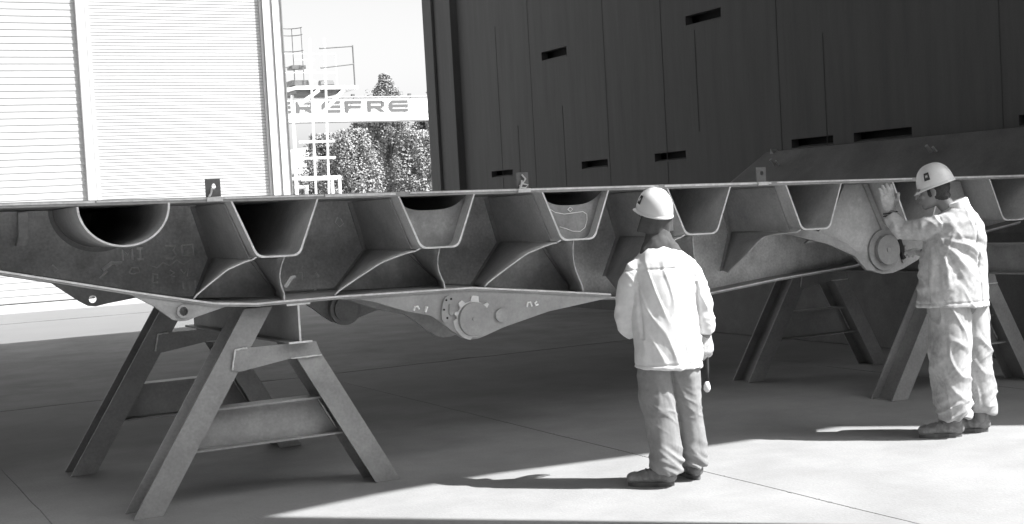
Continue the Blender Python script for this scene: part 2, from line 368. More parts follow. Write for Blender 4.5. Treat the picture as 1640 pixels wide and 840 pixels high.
# bottom flange
for sa, sb_, tf in ((S0, 2.46, P0), (2.5, S1, .42)):
    ss = [sa] + [s for s, z in flz if sa < s < sb_] + [sb_]
    m = MB(); m.prism([[(s, pl(flz, s)) for s in ss] + [(s, pl(flz, s) - 0.024) for s in reversed(ss)]], tf, 2.0, 't')
    obj('bottom_flange', m, flangem, deck, bevel=0.003)
    m = MB(); m.prism([[(s, pl(flz, s) - .001) for s in ss] + [(s, pl(flz, s) - 0.012) for s in reversed(ss)]], tf - 0.005, tf - 0.0005, 't')
    obj('flange_edge', m, steel_edge, deck)
# collars round the ribs on the web and V-shaped skirts under the ribs
for i, (c, hw, bw_, dp) in enumerate(TR):
    zt = zb(c); zbot = zt - dp
    zf = pl(flz, c - 0.4)
    e = min(0.42, (zbot - zf) * 1.05 + 0.14) if i else 0.30
    lx, lz = c - bw_ - 0.055, zbot - 0.0
    if i == 5: continue
    # left collar on the web: along the rib side, then down the skirt
    up = [(c - hw - 0.006, zt - .01), (lx, lz)]
    dn = [(lx, lz), (c - e, pl(flz, c - e) + 0.012)]
    if i in (3, 4): dn = [(lx, lz), (c - (.33, .29)[i - 3], (1.14, 1.10)[i - 3])]
    if i < 6:
        m = MB()
        for (a, b) in ((up[0], up[1]), (dn[0], dn[1])):
            m.prism([[(a[0] - .030, a[1]), (a[0] + .0, a[1]), (b[0] + .0, b[1]), (b[0] - .030, b[1])]], P1 - 0.016, P1 - .001, 't')
        obj('collar', m, steel_mid, deck)
        # side wall that joins collar and rib
        m = MB(); m.strip([(c - hw - .004, P1 - .002, zt - .004), (lx, P1 - .002, lz)], [(c - hw - .004, P0 + .12, zt - .004), (c - bw_ - .012, P0 + .12, zbot)])
        obj('rib_fairing', m, steel, deck, solid=.006)
    # left skirt: straight on the web, arched at the front edge
    if i in (0, 1, 2, 3, 4):
        w = {0: 0.36, 1: 0.56, 2: 0.56, 3: 0.5, 4: 0.20}[i]
        nn = 18; back = []; frt = []
        fx0, fz0 = c - bw_ - 0.035, zbot - 0.010
        fx1 = fx0 - w; fz1 = pl(flz, fx1) + 0.004 if i != 4 else 1.095
        for k in range(nn + 1):
            u = k / nn
            back.append((lerp(dn[0][0], dn[1][0], u), P1 - .004, lerp(dn[0][1], dn[1][1], u)))
            a = u * math.pi / 2
            AR = [(0, 0), (.10, .045), (.19, .10), (.39, .23), (.63, .52), (.82, .76), (1, 1)] if i != 4 else [(0, 0), (.3, .04), (.45, .10), (.55, .26), (.66, .47), (.80, .72), (1, 1)]
            frt.append((lerp(fx0, fx1, u), P0 + 0.015 if i != 4 else P0 + .015 + .6 * u, lerp(fz0, fz1, pl(AR, u) * .6 + .4 * pl(AR, max(0, u - .06)) if u < 1 else 1)))
        m = MB()
        G = 5; vs_ = [tuple(Vector(frt[k]).lerp(Vector(back[k]), q / G)) for q in range(G + 1) for k in range(nn + 1)]
        m.add(vs_, [(q * (nn + 1) + k, q * (nn + 1) + k + 1, (q + 1) * (nn + 1) + k + 1, (q + 1) * (nn + 1) + k) for q in range(G) for k in range(nn)])
        sk = obj('skirt_plate', m, steel, deck, smooth=True, solid=.010)
        m = MB(); m.tube([(p[0], p[1] - .005, p[2]) for p in frt], .005, 6); m.tube([(frt[0][0], P0 + .01, frt[0][2]), (c - bw_ + .0, P0 + .01, zbot + .006)], .005, 6)
        obj('skirt_edge', m, steel_edge, sk, smooth=True)
    # right skirt
    if i in (0, 1, 2, 3):
        nn = 14; w3 = (c + .20) if i else (c + .13)
        TD3 = .30; fr2 = []; bk2 = []
        zf0 = pl(flz, c + .02) + .002 if c < 2.4 else 1.02
        zf1 = pl(flz, w3) + .002 if w3 < 2.4 or i == 3 else 1.07
        for k in range(nn + 1):
            u = k / nn
            fr2.append((c + lerp(.135, .02, u) - .030 * math.sin(math.pi * min(1, u * 1.15)), lerp(.10, P0 + .012, u), lerp(zbot - .012, zf0, u)))
            bk2.append((lerp(c - .02, w3, min(1, u * 1.15)), TD3, lerp(zbot - .012, zf1, u)))
        m = MB(); m.add([tuple(Vector(fr2[k]).lerp(Vector(bk2[k]), q / 4)) for q in range(5) for k in range(nn + 1)],
                        [(q * (nn + 1) + k, q * (nn + 1) + k + 1, (q + 1) * (nn + 1) + k + 1, (q + 1) * (nn + 1) + k) for q in range(4) for k in range(nn)])
        sk = obj('skirt_plate', m, steel, deck, smooth=True, solid=.010)
        m = MB(); m.tube([(p[0], p[1] - .006, p[2]) for p in fr2], .005, 6); obj('skirt_edge', m, steel_edge, sk, smooth=True)
        # plate closing the pocket under the rib, with a cut edge on its right side
        if True:
            q = (TD3 - P0) / (P1 - P0)
            lf = [lerp(frt[k][0], back[k][0], q) + .004 for k in range(len(frt))]; lz_ = [lerp(frt[k][2], back[k][2], q) - .004 for k in range(len(frt))]
            lft = [(x_, max(z_, pl(flz, x_) + .002 if (x_ < 2.46 or i == 3) else 1.0)) for x_, z_ in zip(lf, lz_)]
            rgt = [(p[0] - .003, p[2]) for p in bk2]
            m = MB(); m.prism([lft + rgt[::-1]], TD3 - .006, TD3 + .006, 't')
            pk = obj('pocket_plate', m, mat('pocket_steel', .42, .55, .35, 5, 9, spots=.5, spot_val=.6, spot_scale=5), deck)
            m = MB(); m.prism([[(bk2[0][0] - .02, bk2[0][2]), (bk2[0][0] + .004, bk2[0][2]), (bk2[11][0] + .004, bk2[11][2]), (bk2[11][0] - .02, bk2[11][2])]], TD3 - .022, TD3 - .0065, 't')
            obj('pocket_edge', m, steel_mid, pk)
rb = random.Random(5)
for sa, sb_ in ((-2.8, -1.2), (-1.18, .6), (.62, 2.4)):
    q = [(lerp(sa, sb_, k / 60), P1 - .006, pl(flz, lerp(sa, sb_, k / 60)) + .006 + rb.uniform(-.001, .001)) for k in range(61)]
    obj('weld_bead', MB().tube(q, [.006 * rb.uniform(.7, 1.3) for _ in q], 6), steel_mid, deck, smooth=True)
# collar round the half pipe on the web
m = MB(); o1 = [(cc_ - (rr_ + .028) * math.cos(math.pi * k / 30), zb(cc_) - .002 - (rr_ + .028) * .93 * math.sin(math.pi * k / 30)) for k in range(31)]
i1 = [(cc_ - (rr_ + .002) * math.cos(math.pi * k / 30), zb(cc_) - .002 - (rr_ + .002) * .93 * math.sin(math.pi * k / 30)) for k in range(31)]
m.prism([o1 + i1[::-1]], P1 - .012, P1 - .001, 't'); obj('collar', m, steel_mid, deck)
# flat bar stiffener at the left
m = MB(); m.prism([[(-1.262, 1.835), (-1.206, 1.835), (-1.210, 1.65), (-1.228, 1.628), (-1.285, 1.632), (-1.268, 1.70)]], P1 - .05, P1 - .001, 't')
obj('stiffener', m, steel_edge, deck, bevel=.004)
# chalk writing on the web
def text(name, body, size, s, t, z, m, parent=None, extr=0.0006, xs=1.0, base=None, facing=0.0, rotz=0.0, space=1.0, off=0.0):
    cu = bpy.data.curves.new(name, 'FONT'); cu.body = body; cu.size = size; cu.extrude = extr; cu.space_character = space; cu.offset = off
    to = bpy.data.objects.new(name, cu); COL.objects.link(to)
    bpy.context.view_layer.update()
    me = bpy.data.meshes.new_from_object(to.evaluated_get(bpy.context.evaluated_depsgraph_get()))
    bpy.data.objects.remove(to); bpy.data.curves.remove(cu)
    top = parent
    while top is not None and top.name not in ROOTS: top = top.parent
    org = ROOTS[top.name] if top is not None else Vector(base)
    for v in me.vertices:
        x, y, zz = v.co; x *= xs
        x, y = x * math.cos(rotz) - y * math.sin(rotz), x * math.sin(rotz) + y * math.cos(rotz)
        v.co = Vector((s + x, t - zz, z + y)) - org
    me.name = name; me.materials.append(m)
    o = bpy.data.objects.new(name, me); COL.objects.link(o)
    if parent is not None: o.parent = parent
    return o
tw = P1 - .002
m = MB()
CPAR = deck
def cs(pts, w=.0035):
    q = MB(); q.tube([(p[0], tw - .002, p[1]) for p in pts], w * 2.3, 5); obj('chalk_stroke', q, chalk, CPAR)
# chalk capitals drawn as strokes: M I 3 0
cs([(-.65, 1.50), (-.65, 1.57), (-.62, 1.535), (-.59, 1.57), (-.59, 1.50)])
cs([(-.54, 1.50), (-.54, 1.57)]); cs([(-.56, 1.57), (-.52, 1.57)]); cs([(-.56, 1.50), (-.52, 1.50)])
cs([(-.38, 1.575), (-.31, 1.575), (-.33, 1.545), (-.31, 1.51), (-.34, 1.49), (-.38, 1.495)])
cs([(-.27, 1.575), (-.20, 1.575), (-.20, 1.505), (-.27, 1.505), (-.27, 1.575)])
cs([(-.47, 1.40), (-.475, 1.345), (-.44, 1.345)]); cs([(-.475, 1.40), (-.44, 1.395), (-.445, 1.37)])
cs([(-.50, 1.46), (-.44, 1.44), (-.40, 1.47), (-.36, 1.445), (-.31, 1.48), (-.27, 1.45), (-.22, 1.475)], .0025)
cs([(-.36, 1.42), (-.33, 1.40), (-.36, 1.385), (-.33, 1.375)], .0025); cs([(-.29, 1.42), (-.27, 1.39), (-.24, 1.42), (-.25, 1.37)], .0025)
cs([(-.20, 1.34), (-.20, 1.29)], .0025); cs([(-.28, 1.34), (-.28, 1.29)], .0025)
cs([(-.78, 1.45), (-.72, 1.49), (-.66, 1.485), (-.70, 1.475)], .006)
cs([(-.80, 1.40), (-.75, 1.44)], .0025); cs([(-.62, 1.42), (-.60, 1.45), (-.56, 1.45), (-.55, 1.42), (-.59, 1.41), (-.62, 1.42)], .0025)
cs([(-1.08, 1.50), (-1.05, 1.47), (-1.07, 1.46)], .004)
cs([(.62, 1.33), (.64, 1.30)], .004); cs([(.45, 1.33), (.45, 1.29)], .0025); cs([(.50, 1.34), (.52, 1.34), (.52, 1.29)], .0025)
cs([(.08, 1.36), (.12, 1.38), (.18, 1.37), (.19, 1.34), (.14, 1.32), (.09, 1.33), (.08, 1.36)], .0025); cs([(.11, 1.36), (.15, 1.34), (.16, 1.36)], .0025)
cs([(.80, 1.70), (.78, 1.66), (.81, 1.63), (.84, 1.65), (.82, 1.69)], .0025)
# pale tag clipped by the first skirt
m = MB(); m.prism([[(0.26, 1.275), (.285, 1.262), (.325, 1.32), (.35, 1.325), (.345, 1.34), (.31, 1.338)]], 0.20, 0.215, 't'); obj('paint_tag', m, offwhite, deck)
# under-flange lug plates with an eye
def eye_lug(t0, t1, pts, hole, hr, mt, rim=True):
    lp = [(hole[0] + hr * math.cos(2 * math.pi * k / 20), hole[1] + hr * math.sin(2 * math.pi * k / 20)) for k in range(20)]
    m = MB(); m.prism([pts, lp], t0, t1, 't'); o = obj('eye_plate', m, mt, deck, bevel=.003)
    if rim:
        l2 = [(hole[0] + hr * 1.55 * math.cos(2 * math.pi * k / 24), hole[1] + hr * 1.55 * math.sin(2 * math.pi * k / 24)) for k in range(24)]
        m = MB(); m.prism([l2, lp], t0 - .02, t0 - .0005, 't'); obj('eye_ring', m, steel_mid, o)
        m = MB(); m.disc(hole, hr * 1.5, t1 + .0005, t1 + .012, 24); obj('backing_disc', m, steel, o)
def lugpts(c, zt, dz=0): return [(c - .30, pl(flz, c - .30) - .022), (c - .17, 1.245), (c - .06, 1.152), (c - .02, 1.140), (c + .03, 1.142), (c + .07, 1.155), (c + .27, pl(flz, c + .27) - .022), (c, pl(flz, c) - .023)]
eye_lug(P0 + .01, P0 + .04, lugpts(-.49, 0), (-.487, 1.198), .026, steel_mid)
eye_lug(1.78, 1.81, [(-.90, pl(flz, -.9) - .023), (-.72, 1.205), (-.66, 1.167), (-.61, 1.160), (-.56, 1.168), (-.24, 1.235), (-.24, pl(flz, -.24) - .023)], (-.625, 1.213), .028, steel, rim=False)
# central pin plate hanging from the flange, with its inner twin and the far one
def fishp(dx=0, dz=0, k=1): return [(0.50 + dx, pl(flz, .5) - .023), (0.60 + dx, 1.180), (0.72 + dx, 1.152), (0.92 + dx, 1.078), (1.10 + dx, 1.032), (1.17 + dx, .985), (1.24 + dx, .925), (1.32 + dx, .868), (1.37 + dx, .853), (1.43 + dx, .853), (1.48 + dx, .866), (1.63 + dx, .912), (1.97 + dx, .985), (2.50 + dx, 1.042), (2.0 + dx, pl(flz, 2.0) - .023), (1.4 + dx, pl(flz, 1.4) - .023)]
pin = MB().prism([fishp()], P0 + .01, P0 + .05, 't'); pinp = obj('pin_plate', pin, steel_pale, deck, bevel=.003)
p2 = [(x, z) for x, z in fishp()]
obj('pin_plate', MB().prism([[(x - .03, z - .004 if z < 1.15 else z) for x, z in p2]], 0.16, 0.20, 't'), steel_mid, deck, bevel=.003)
far = [(x - .16, min(z + .02, pl(flz, x - .16) - .023)) for x, z in p2]
obj('pin_plate', MB().prism([far], 1.78, 1.82, 't'), steel, deck, bevel=.003)
m = MB().disc((1.25, .985), .125, 1.72, 1.779); o = obj('pin_boss', m, steel_mid, deck, bevel=.006); obj('boss_face', MB().disc((1.25, .985), .095, 1.70, 1.7195), steel, o)
c0 = (1.395, .985)
m = MB()
ring = []
for k in range(60):
    a = 2 * math.pi * k / 60
    lobe = 0.0
    for a0, w_, h_ in ((1.45, .22, .035), (2.15, .16, .03), (2.75, .13, .022), (0.65, .10, .03), (3.35, .3, .022), (4.1, .5, .018)):
        d = abs((a - a0 + math.pi) % (2 * math.pi) - math.pi)
        if d < w_: lobe = max(lobe, h_)
    ring.append((c0[0] + (.118 + lobe) * math.cos(a), c0[1] + (.118 + lobe) * math.sin(a)))
m.prism([ring], P0 - .004, P0 + .0095, 't'); o = obj('pin_boss', m, mat('pale_putty', .75, .7, .15, 12), pinp)
m = MB().disc(c0, .112, P0 - .035, P0 - .0045); d = obj('pin_cover', m, steel_pale, o, bevel=.004)
m = MB().disc((c0[0] - .008, c0[1] + .004), .013, P0 - .040, P0 - .0355, 16); obj('pin_centre', m, steel_mid, d)
m = MB().disc((1.605, .993), .045, P0 - .006, P0 + .0095); obj('plug', m, steel_mid, pinp, bevel=.003)
m = MB()
rp = []
for k in range(32):
    a = 2 * math.pi * k / 32; x = .042 * math.copysign(abs(math.cos(a)) ** .7, math.cos(a)); z = .085 * math.copysign(abs(math.sin(a)) ** .75, math.sin(a))
    rp.append((1.212 + x * .95 + z * .18, 1.066 + z))
m.prism([rp], P0 - .012, P0 + .0095, 't'); ip = obj('inspection_plate', m, steel_pale, pinp, bevel=.003)
for x, z in ((1.205, 1.125), (1.24, 1.13), (1.185, 1.065), (1.205, 1.01)): obj('bolt_hole', MB().disc((x, z), .007, P0 - .015, P0 - .0125, 10), dark_seam, ip)
m = MB(); m.prism([[(1.222, 1.10), (1.25, 1.10), (1.252, 1.04), (1.235, 1.02), (1.218, 1.035)]], P0 - .02, P0 - .0125, 't'); obj('cast_mark', m, steel_mid, ip)
tw = P0 + .008; CPAR = pinp
cs([(1.80, 1.03), (1.81, 1.06), (1.83, 1.06), (1.84, 1.03)], .003); cs([(1.88, 1.06), (1.865, 1.05), (1.87, 1.035), (1.89, 1.04)], .003); cs([(1.06, 1.06), (1.075, 1.095)], .004)
cs([(.98, 1.075), (.99, 1.10), (1.01, 1.10), (1.02, 1.08)], .003)
CPAR = deck
# right pin plate with its boss
rp = [(4.42, zb(4.42) - .45), (4.56, zb(4.56) - .36), (4.67, zb(4.6) - .30), (4.84, zb(4.84) - .003), (5.02, zb(5.02) - .003), (5.20, 1.395), (5.52, 1.395), (5.66, zb(5.66) - .003), (6.10, zb(6.1) - .003), (6.22, 1.36), (6.2, 1.235), (5.98, 1.19), (5.64, 1.104), (5.43, 1.027), (5.31, .998), (5.20, .997), (5.10, 1.025), (5.0, 1.105), (4.9, 1.20), (4.63, 1.298)]
PT = 0.06
rpin = obj('pin_plate', MB().prism([rp], PT, PT + .03, 't'), mat('boss_plate_steel', .4, .5, .3, 3, 9, spots=.5, spot_val=.6, spot_scale=3), deck, bevel=.003)
m = MB(); m.prism([[(4.14, 1.408), (4.44, 1.408), (4.80, 1.27), (5.03, 1.11), (5.10, 1.03), (5.0, 1.04), (4.88, 1.16), (4.62, 1.27), (4.35, 1.34), (4.16, 1.385)]], P0 + .22, P0 + .25, 't')
obj('edge_bar', m, steel_mid, rpin, bevel=.004)
m = MB(); m.disc((5.215, 1.19), .165, PT - .02, PT - .0005); bo = obj('pin_boss', m, steel_mid, rpin, bevel=.006)
m = MB(); m.disc((5.225, 1.19), .118, PT - .055, PT - .0205); bc = obj('pin_cover', m, steel_pale, bo, bevel=.005)
m = MB(); m.disc((5.222, 1.19), .018, PT - .062, PT - .0555, 18); obj('pin_centre', m, steel, bc)
m = MB(); m.prism([[(5.335, 1.33), (5.37, 1.32), (5.41, 1.20), (5.43, 1.11), (5.40, 1.10), (5.375, 1.19)]], PT - .03, PT - .001, 't'); obj('dark_clip', m, rubber, rpin)
for x, z in ((5.445, 1.195), (5.42, 1.09)): obj('bolt', MB().disc((x, z), .018, PT - .02, PT - .0005, 14), steel_pale, rpin)
m = MB(); m.prism([[(5.02, zb(5.02) - .004), (5.06, zb(5.02) - .004), (5.24, 1.36), (5.20, 1.345)]], PT - .02, PT - .001, 't'); obj('collar', m, steel_mid, rpin)
# bars seen through the bay beside the second man
m = MB(); m.prism([[(5.28, 1.56), (5.5, 1.60), (5.5, 1.575), (5.28, 1.535)]], .30, .33, 't'); m.prism([[(5.22, 1.70), (5.25, 1.70), (5.19, 1.50), (5.165, 1.50)]], .30, .33, 't'); obj('brace_bar', m, steel_mid, deck)
m = MB(); m.prism([[(4.30, 1.70), (4.325, 1.70), (4.245, 1.47), (4.225, 1.47)]], .45, .47, 't'); obj('brace_bar', m, steel_mid, deck)
# lifting eyes on the front edge
for c in (-.262, 1.822, 3.818):
    z0 = zd(c) + .001; w = .044
    hole = [(c + (.006) + .015 * math.cos(2 * math.pi * k / 16), z0 + .062 + .017 * math.sin(2 * math.pi * k / 16)) for k in range(16)]
    m = MB(); m.prism([[(c - w, z0), (c + w, z0), (c + w, z0 + .105), (c - w, z0 + .105)], hole], P0 + .005, P0 + .02, 't')
    lg = obj('lifting_eye', m, mat('lug_steel', .2 if c > 0 else .13, .6, .2, 12), deck)
    m = MB(); m.box((c - w - .004, P0 - .02, z0 - .028), (c + w + .004, P0 - .0065, z0 - .002)); obj('weld_pad', m, steel_edge, lg, bevel=.004)
    if c < 3:
        m = MB(); m.tube([(c - .01, P0 - .002, z0 + .05), (c - .02, P0 - .012, z0 + .02), (c - .035, P0 - .018, z0 + .0)], .007, 6)
        if c > 0: m.tube([(c - .035, P0 - .01, z0 + .015), (c - .01, P0 - .015, z0 + .03), (c + .03, P0 - .012, z0 + .02), (c + .01, P0 - .015, z0 + .002), (c - .03, P0 - .015, z0 + .005)], .005, 6); m.tube([(c - .01, P0 - .005, z0 + .09), (c + .015, P0 - .01, z0 + .06), (c - .01, P0 - .01, z0 + .03)], .006, 6)
        obj('wire_tie', m, offwhite, lg)

# ---------------------------------------------------------------- trestles
def hbeam(m, p, q, wdir, h, w, tf=.013, tw_=.010):
    """H section from p to q; flanges have normal n, wdir is the in-plane width direction"""
    p, q, wd = Vector(p), Vector(q), Vector(wdir).normalized()
    d = (q - p).normalized(); wd = (wd - d * wd.dot(d)).normalized(); nn = d.cross(wd).normalized()
    def bar(c0, c1, a, ha, b, hb):
        vs = []
        for e in (c0, c1):
            for (i, j) in ((-1, -1), (1, -1), (1, 1), (-1, 1)): vs.append(e + a * ha * i + b * hb * j)
        m.add(vs, [(0, 1, 2, 3), (7, 6, 5, 4), (0, 1, 5, 4), (1, 2, 6, 5), (2, 3, 7, 6), (3, 0, 4, 7)])
    bar(p + nn * (h / 2 - tf / 2), q + nn * (h / 2 - tf / 2), wd, w / 2, nn, tf / 2)
    bar(p - nn * (h / 2 - tf / 2), q - nn * (h / 2 - tf / 2), wd, w / 2, nn, tf / 2)
    bar(p, q, nn, h / 2 - tf - .0003, wd, tw_ / 2)
def flatleg(m, foot, top, w, h, cut):
    """H section leg in the s-z plane, feet sawn level; flanges face +-t"""
    (s0, t, z0), (s1, _, z1) = foot, top
    k = 1 / math.sin(math.atan2(z1 - z0, abs(s1 - s0))); hw = w * k / 2
    for ta, tb, ww in ((t - h / 2, t - h / 2 + .013, hw), (t + h / 2 - .013, t + h / 2, hw), (t - h / 2 + .0133, t + h / 2 - .0133, .006 * k)):
        m.prism([[(s0 - ww, z0), (s0 + ww, z0), (s1 + ww, z1), (s1 - ww, z1)]], ta, tb, 't')
def trestle(ds, label, tb_front, tb_back, dt=0.0):
    tr = thing('steel_trestle', label, 'trestle', (ds, .87 + dt, 0), 'steel trestles carrying the deck section')
    for (t, a, b, sx) in ((.0 + dt, -.752, .770, 0), (1.74 + dt, -.80, .71, -.05)):
        m = MB(); flatleg(m, (ds + a, t, 0), (ds - .01 + sx, t, 1.176), .148, .235, 0); obj('leg', m, prim, tr, bevel=.003)
        m = MB(); flatleg(m, (ds + b, t, 0), (ds + .245 + sx, t, .938), .148, .235, 0); obj('leg', m, prim, tr, bevel=.003)
        zt, zb_ = .585, .335
        for _ in (0,):
            sl = lambda z: ds + lerp(a, -.01 + sx, z / 1.176) + .09
            sr = lambda z: ds + lerp(b, .245 + sx, z / .938) - .09
            m = MB(); m.prism([[(sl(zb_), zb_), (sr(zb_), zb_), (sr(zt), zt), (sl(zt), zt)]], t - .005 + .01, t + .005 + .01, 't')
            for z in (zb_, zt):
                z2 = z + (.012 if z == zb_ else -.012)
                m.prism([[(sl(z) - .02, z), (sr(z) + .02, z), (sr(z2) + .02, z2), (sl(z2) - .02, z2)]], t - .07, t + .004, 't')
                m.prism([[(sl(z) - .02, z), (sr(z) + .02, z), (sr(z2) + .02, z2), (sl(z2) - .02, z2)]], t + .016, t + .07, 't')
            obj('cross_tie', m, prim, tr)
        m = MB(); m.prism([[(ds - .20 + sx, .815), (ds - .175 + sx, .935), (ds - .10 + sx, .94), (ds + .34 + sx, .94), (ds + .37 + sx, .85), (ds + .17 + sx, .848), (ds - .15 + sx, .80)]], t - .128, t - .119, 't')
        gs = obj('gusset', m, prim, tr)
        def bead(pts, par, r=.0055):
            q = []; rb = random.Random(int(ds * 10) + len(pts))
            for (a0, b0) in zip(pts, pts[1:]):
                for k in range(10): q.append(Vector(a0).lerp(Vector(b0), k / 10) + Vector((rb.uniform(-1, 1), 0, rb.uniform(-1, 1))) * .0012)
            q.append(Vector(pts[-1])); obj('weld_bead', MB().tube(q, [r * rb.uniform(.7, 1.3) for _ in q], 6), steel_edge if rb.random() < .3 else steel_mid, par, smooth=True)
        tg = t - .130
        bead([(ds - .20 + sx, tg, .815), (ds - .175 + sx, tg, .935), (ds - .10 + sx, tg, .94)], gs)
        bead([(ds + .17 + sx, tg, .848), (ds + .37 + sx, tg, .85)], gs)
        bead([(sl(.36) - .012, t + .002, .36), (sl(.56) - .012, t + .002, .56)], tr); bead([(sr(.36) + .010, t + .002, .36), (sr(.56) + .010, t + .002, .56)], tr)
    m = MB(); hbeam(m, (ds + .215, tb_front, 1.065), (ds + .14, tb_back, 1.065), (1, 0, 0), .246, .15); obj('top_beam', m, prim, tr)
    e = obj('beam_end_edge', MB().box((ds + .208, tb_front - .004, .956), (ds + .220, tb_front - .0005, 1.174)).box((ds + .14, tb_front - .004, .943), (ds + .29, tb_front - .0005, .955)).box((ds + .14, tb_front - .004, 1.176), (ds + .29, tb_front - .0005, 1.187)), steel_edge, tr)
    return tr
trestle(0.0, 'grey steel trestle under the left end of the bridge deck section', -.20, 1.98)
trestle(5.905, 'grey steel trestle under the deck, behind the man with a raised hand', -.62, 1.95)

# ---------------------------------------------------------------- shutter building on the left
TD = 26.4
bd = thing('shutter_building', 'white building front with two ribbed roller shutters, left behind the deck', 'building', (0, TD, 0))
def slats(s0, s1, z0, z1, pitch, kind):
    m = MB(); n = int((z1 - z0) / pitch); pts = []
    for i in range(n):
        z = z0 + i * pitch
        if kind == 0: pts += [(-.008, z), (-.008, z + pitch * .16), (-.026, z + pitch * .22), (-.026, z + pitch * .98)]
        else: pts += [(-.016, z), (-.032, z + pitch * .10), (-.032, z + pitch * .48), (-.020, z + pitch * .56), (-.022, z + pitch * .62), (-.022, z + pitch * .9), (-.016, z + pitch * .96)]
    a = [(s0, TD + .06 + p[0], p[1]) for p in pts]; b = [(s1, TD + .06 + p[0], p[1]) for p in pts]
    m.strip(a, b); return m
wp2 = mat('shutter_paint', 0.42, 0.5, 0.05, 1.2, 6)
d1 = obj('roller_shutter', slats(-9, 4.02, 0.02, 8.6, 0.166, 1), wp2, bd, label='coarse ribbed roller shutter at the far left')
d2 = obj('roller_shutter', slats(4.33, 8.75, 0.02, 8.6, 0.0835, 0), mat('shutter_paint_fine', 0.46, 0.5, 0.05, 1.2, 6), bd, label='fine ribbed roller shutter')
m = MB(); m.box((4.02, TD - .06, 0), (4.33, TD + .2, 8.8)); obj('door_post', m, offwhite, bd, bevel=.01)
m = MB(); m.box((4.022, TD - .075, 0), (4.06, TD - .0605, 8.8)); m.box((4.24, TD - .07, 0), (4.262, TD - .0605, 8.8)); obj('guide_rail', m, wp2, bd)
m = MB(); m.box((8.74, TD - .05, 0), (9.32, TD + .3, 8.8)); obj('corner_post', m, white_paint, bd)
m = MB(); m.box((8.775, TD - .10, 0), (8.80, TD - .0505, 8.8)); m.box((9.04, TD - .10, 0), (9.062, TD - .0505, 8.8)); m.box((9.29, TD - .10, 0), (9.32, TD - .0505, 8.8)); m.box((8.735, TD - .08, 0), (8.75, TD - .051, 8.8))
obj('cover_strip', m, grey_line, bd)
m = MB(); m.box((-9.4, TD - .2, 8.8), (9.32, TD + 9, 10.5)); obj('upper_wall', m, white_paint, bd)
m = MB(); m.box((-9.4, TD + .35, 0), (9.3, TD + 9, 8.79)); obj('inner_wall', m, offwhite, bd)

# ---------------------------------------------------------------- access tower beside the shutter building (t = 27..28.5)
tw_ = thing('access_tower', 'white steel access tower with caged ladder and railed platform beside the shutters', 'ladder tower', (10.2, 28, 0))
def bar(name, pts, r, m=white_paint, n=6):
    for a, b in pts: obj(name, MB().tube([a, b], r, n), m, tw_)
tl = 28.0
dx = .36
bar('ladder_rail', [((10.16 + dx, tl, 0), (10.30 + dx, tl, 6.75)), ((10.52 + dx, tl, 0), (10.74 + dx, tl, 6.75))], .035)
bar('ladder_rail', [((9.82 + dx, tl + .6, 0), (9.90 + dx, tl + .6, 5.3))], .05)
bar('rung', [((9.80 + dx, tl - .02, z), (10.85 + dx, tl - .02, z)) for z in (.6, 1.5, 2.78, 3.38, 3.84)], .04)
bar('rung', [((10.0 + dx, tl + .5, z), (10.6 + dx, tl + .5, z)) for z in (5.0, 5.3, 5.6, 5.9, 6.2)], .02)
mb = MB(); mb.box((9.80 + dx, tl + .0, 5.32), (11.68 + dx, tl + 1.6, 5.42)); obj('platform', mb, white_paint, tw_)
mb = MB(); mb.box((9.85 + dx, tl + .1, 5.22), (11.2 + dx, tl + 1.5, 5.318)); obj('platform_frame', mb, lettering, tw_)
bar('platform_brace', [((10.45 + dx, tl + .05, 4.55), (11.25 + dx, tl + .05, 5.3)), ((9.9 + dx, tl + .05, 4.9), (10.5 + dx, tl + .05, 5.3))], .06)
bar('guard_rail', [((11.62 + dx, tl + .1, 5.42), (11.62 + dx, tl + .1, 6.58)), ((11.62 + dx, tl + .1, 6.55), (10.4 + dx, tl - .5, 6.40)), ((11.62 + dx, tl + .1, 6.04), (10.4 + dx, tl - .5, 5.86))], .022, lettering)
bar('guard_rail', [((10.0 + dx, tl + 1.5, 6.5), (11.62 + dx, tl + 1.5, 6.5)), ((10.0 + dx, tl + 1.5, 5.95), (11.62 + dx, tl + 1.5, 5.95)), ((11.62 + dx, tl + 1.5, 5.42), (11.62 + dx, tl + 1.5, 6.5))], .018, offwhite)
mb = MB()
for z in (6.0, 6.45, 6.9, 7.1): mb.tube([(9.9 + dx + .30 * math.cos(a), tl + .3 + .35 * math.sin(a), z) for a in [math.pi * k / 8 for k in range(9)]], .014, 5)
for a in (0.2, 1.2, 2.2): mb.tube([(9.9 + dx + .30 * math.cos(a), tl + .3 + .35 * math.sin(a), 5.5), (9.9 + dx + .30 * math.cos(a), tl + .3 + .35 * math.sin(a), 7.1)], .012, 5)
obj('ladder_cage', mb, lettering, tw_)
mb = MB(); mb.box((9.85 + dx, tl + .4, 5.48), (10.35 + dx, tl + .9, 5.62)); mb.box((9.9 + dx, tl + .45, 5.95), (10.3 + dx, tl + .9, 6.05)); mb.tube([(10.7 + dx, tl + .5, 5.5), (11.1 + dx, tl + .5, 5.5)], .12, 12)
obj('platform_box', mb, lettering, tw_)
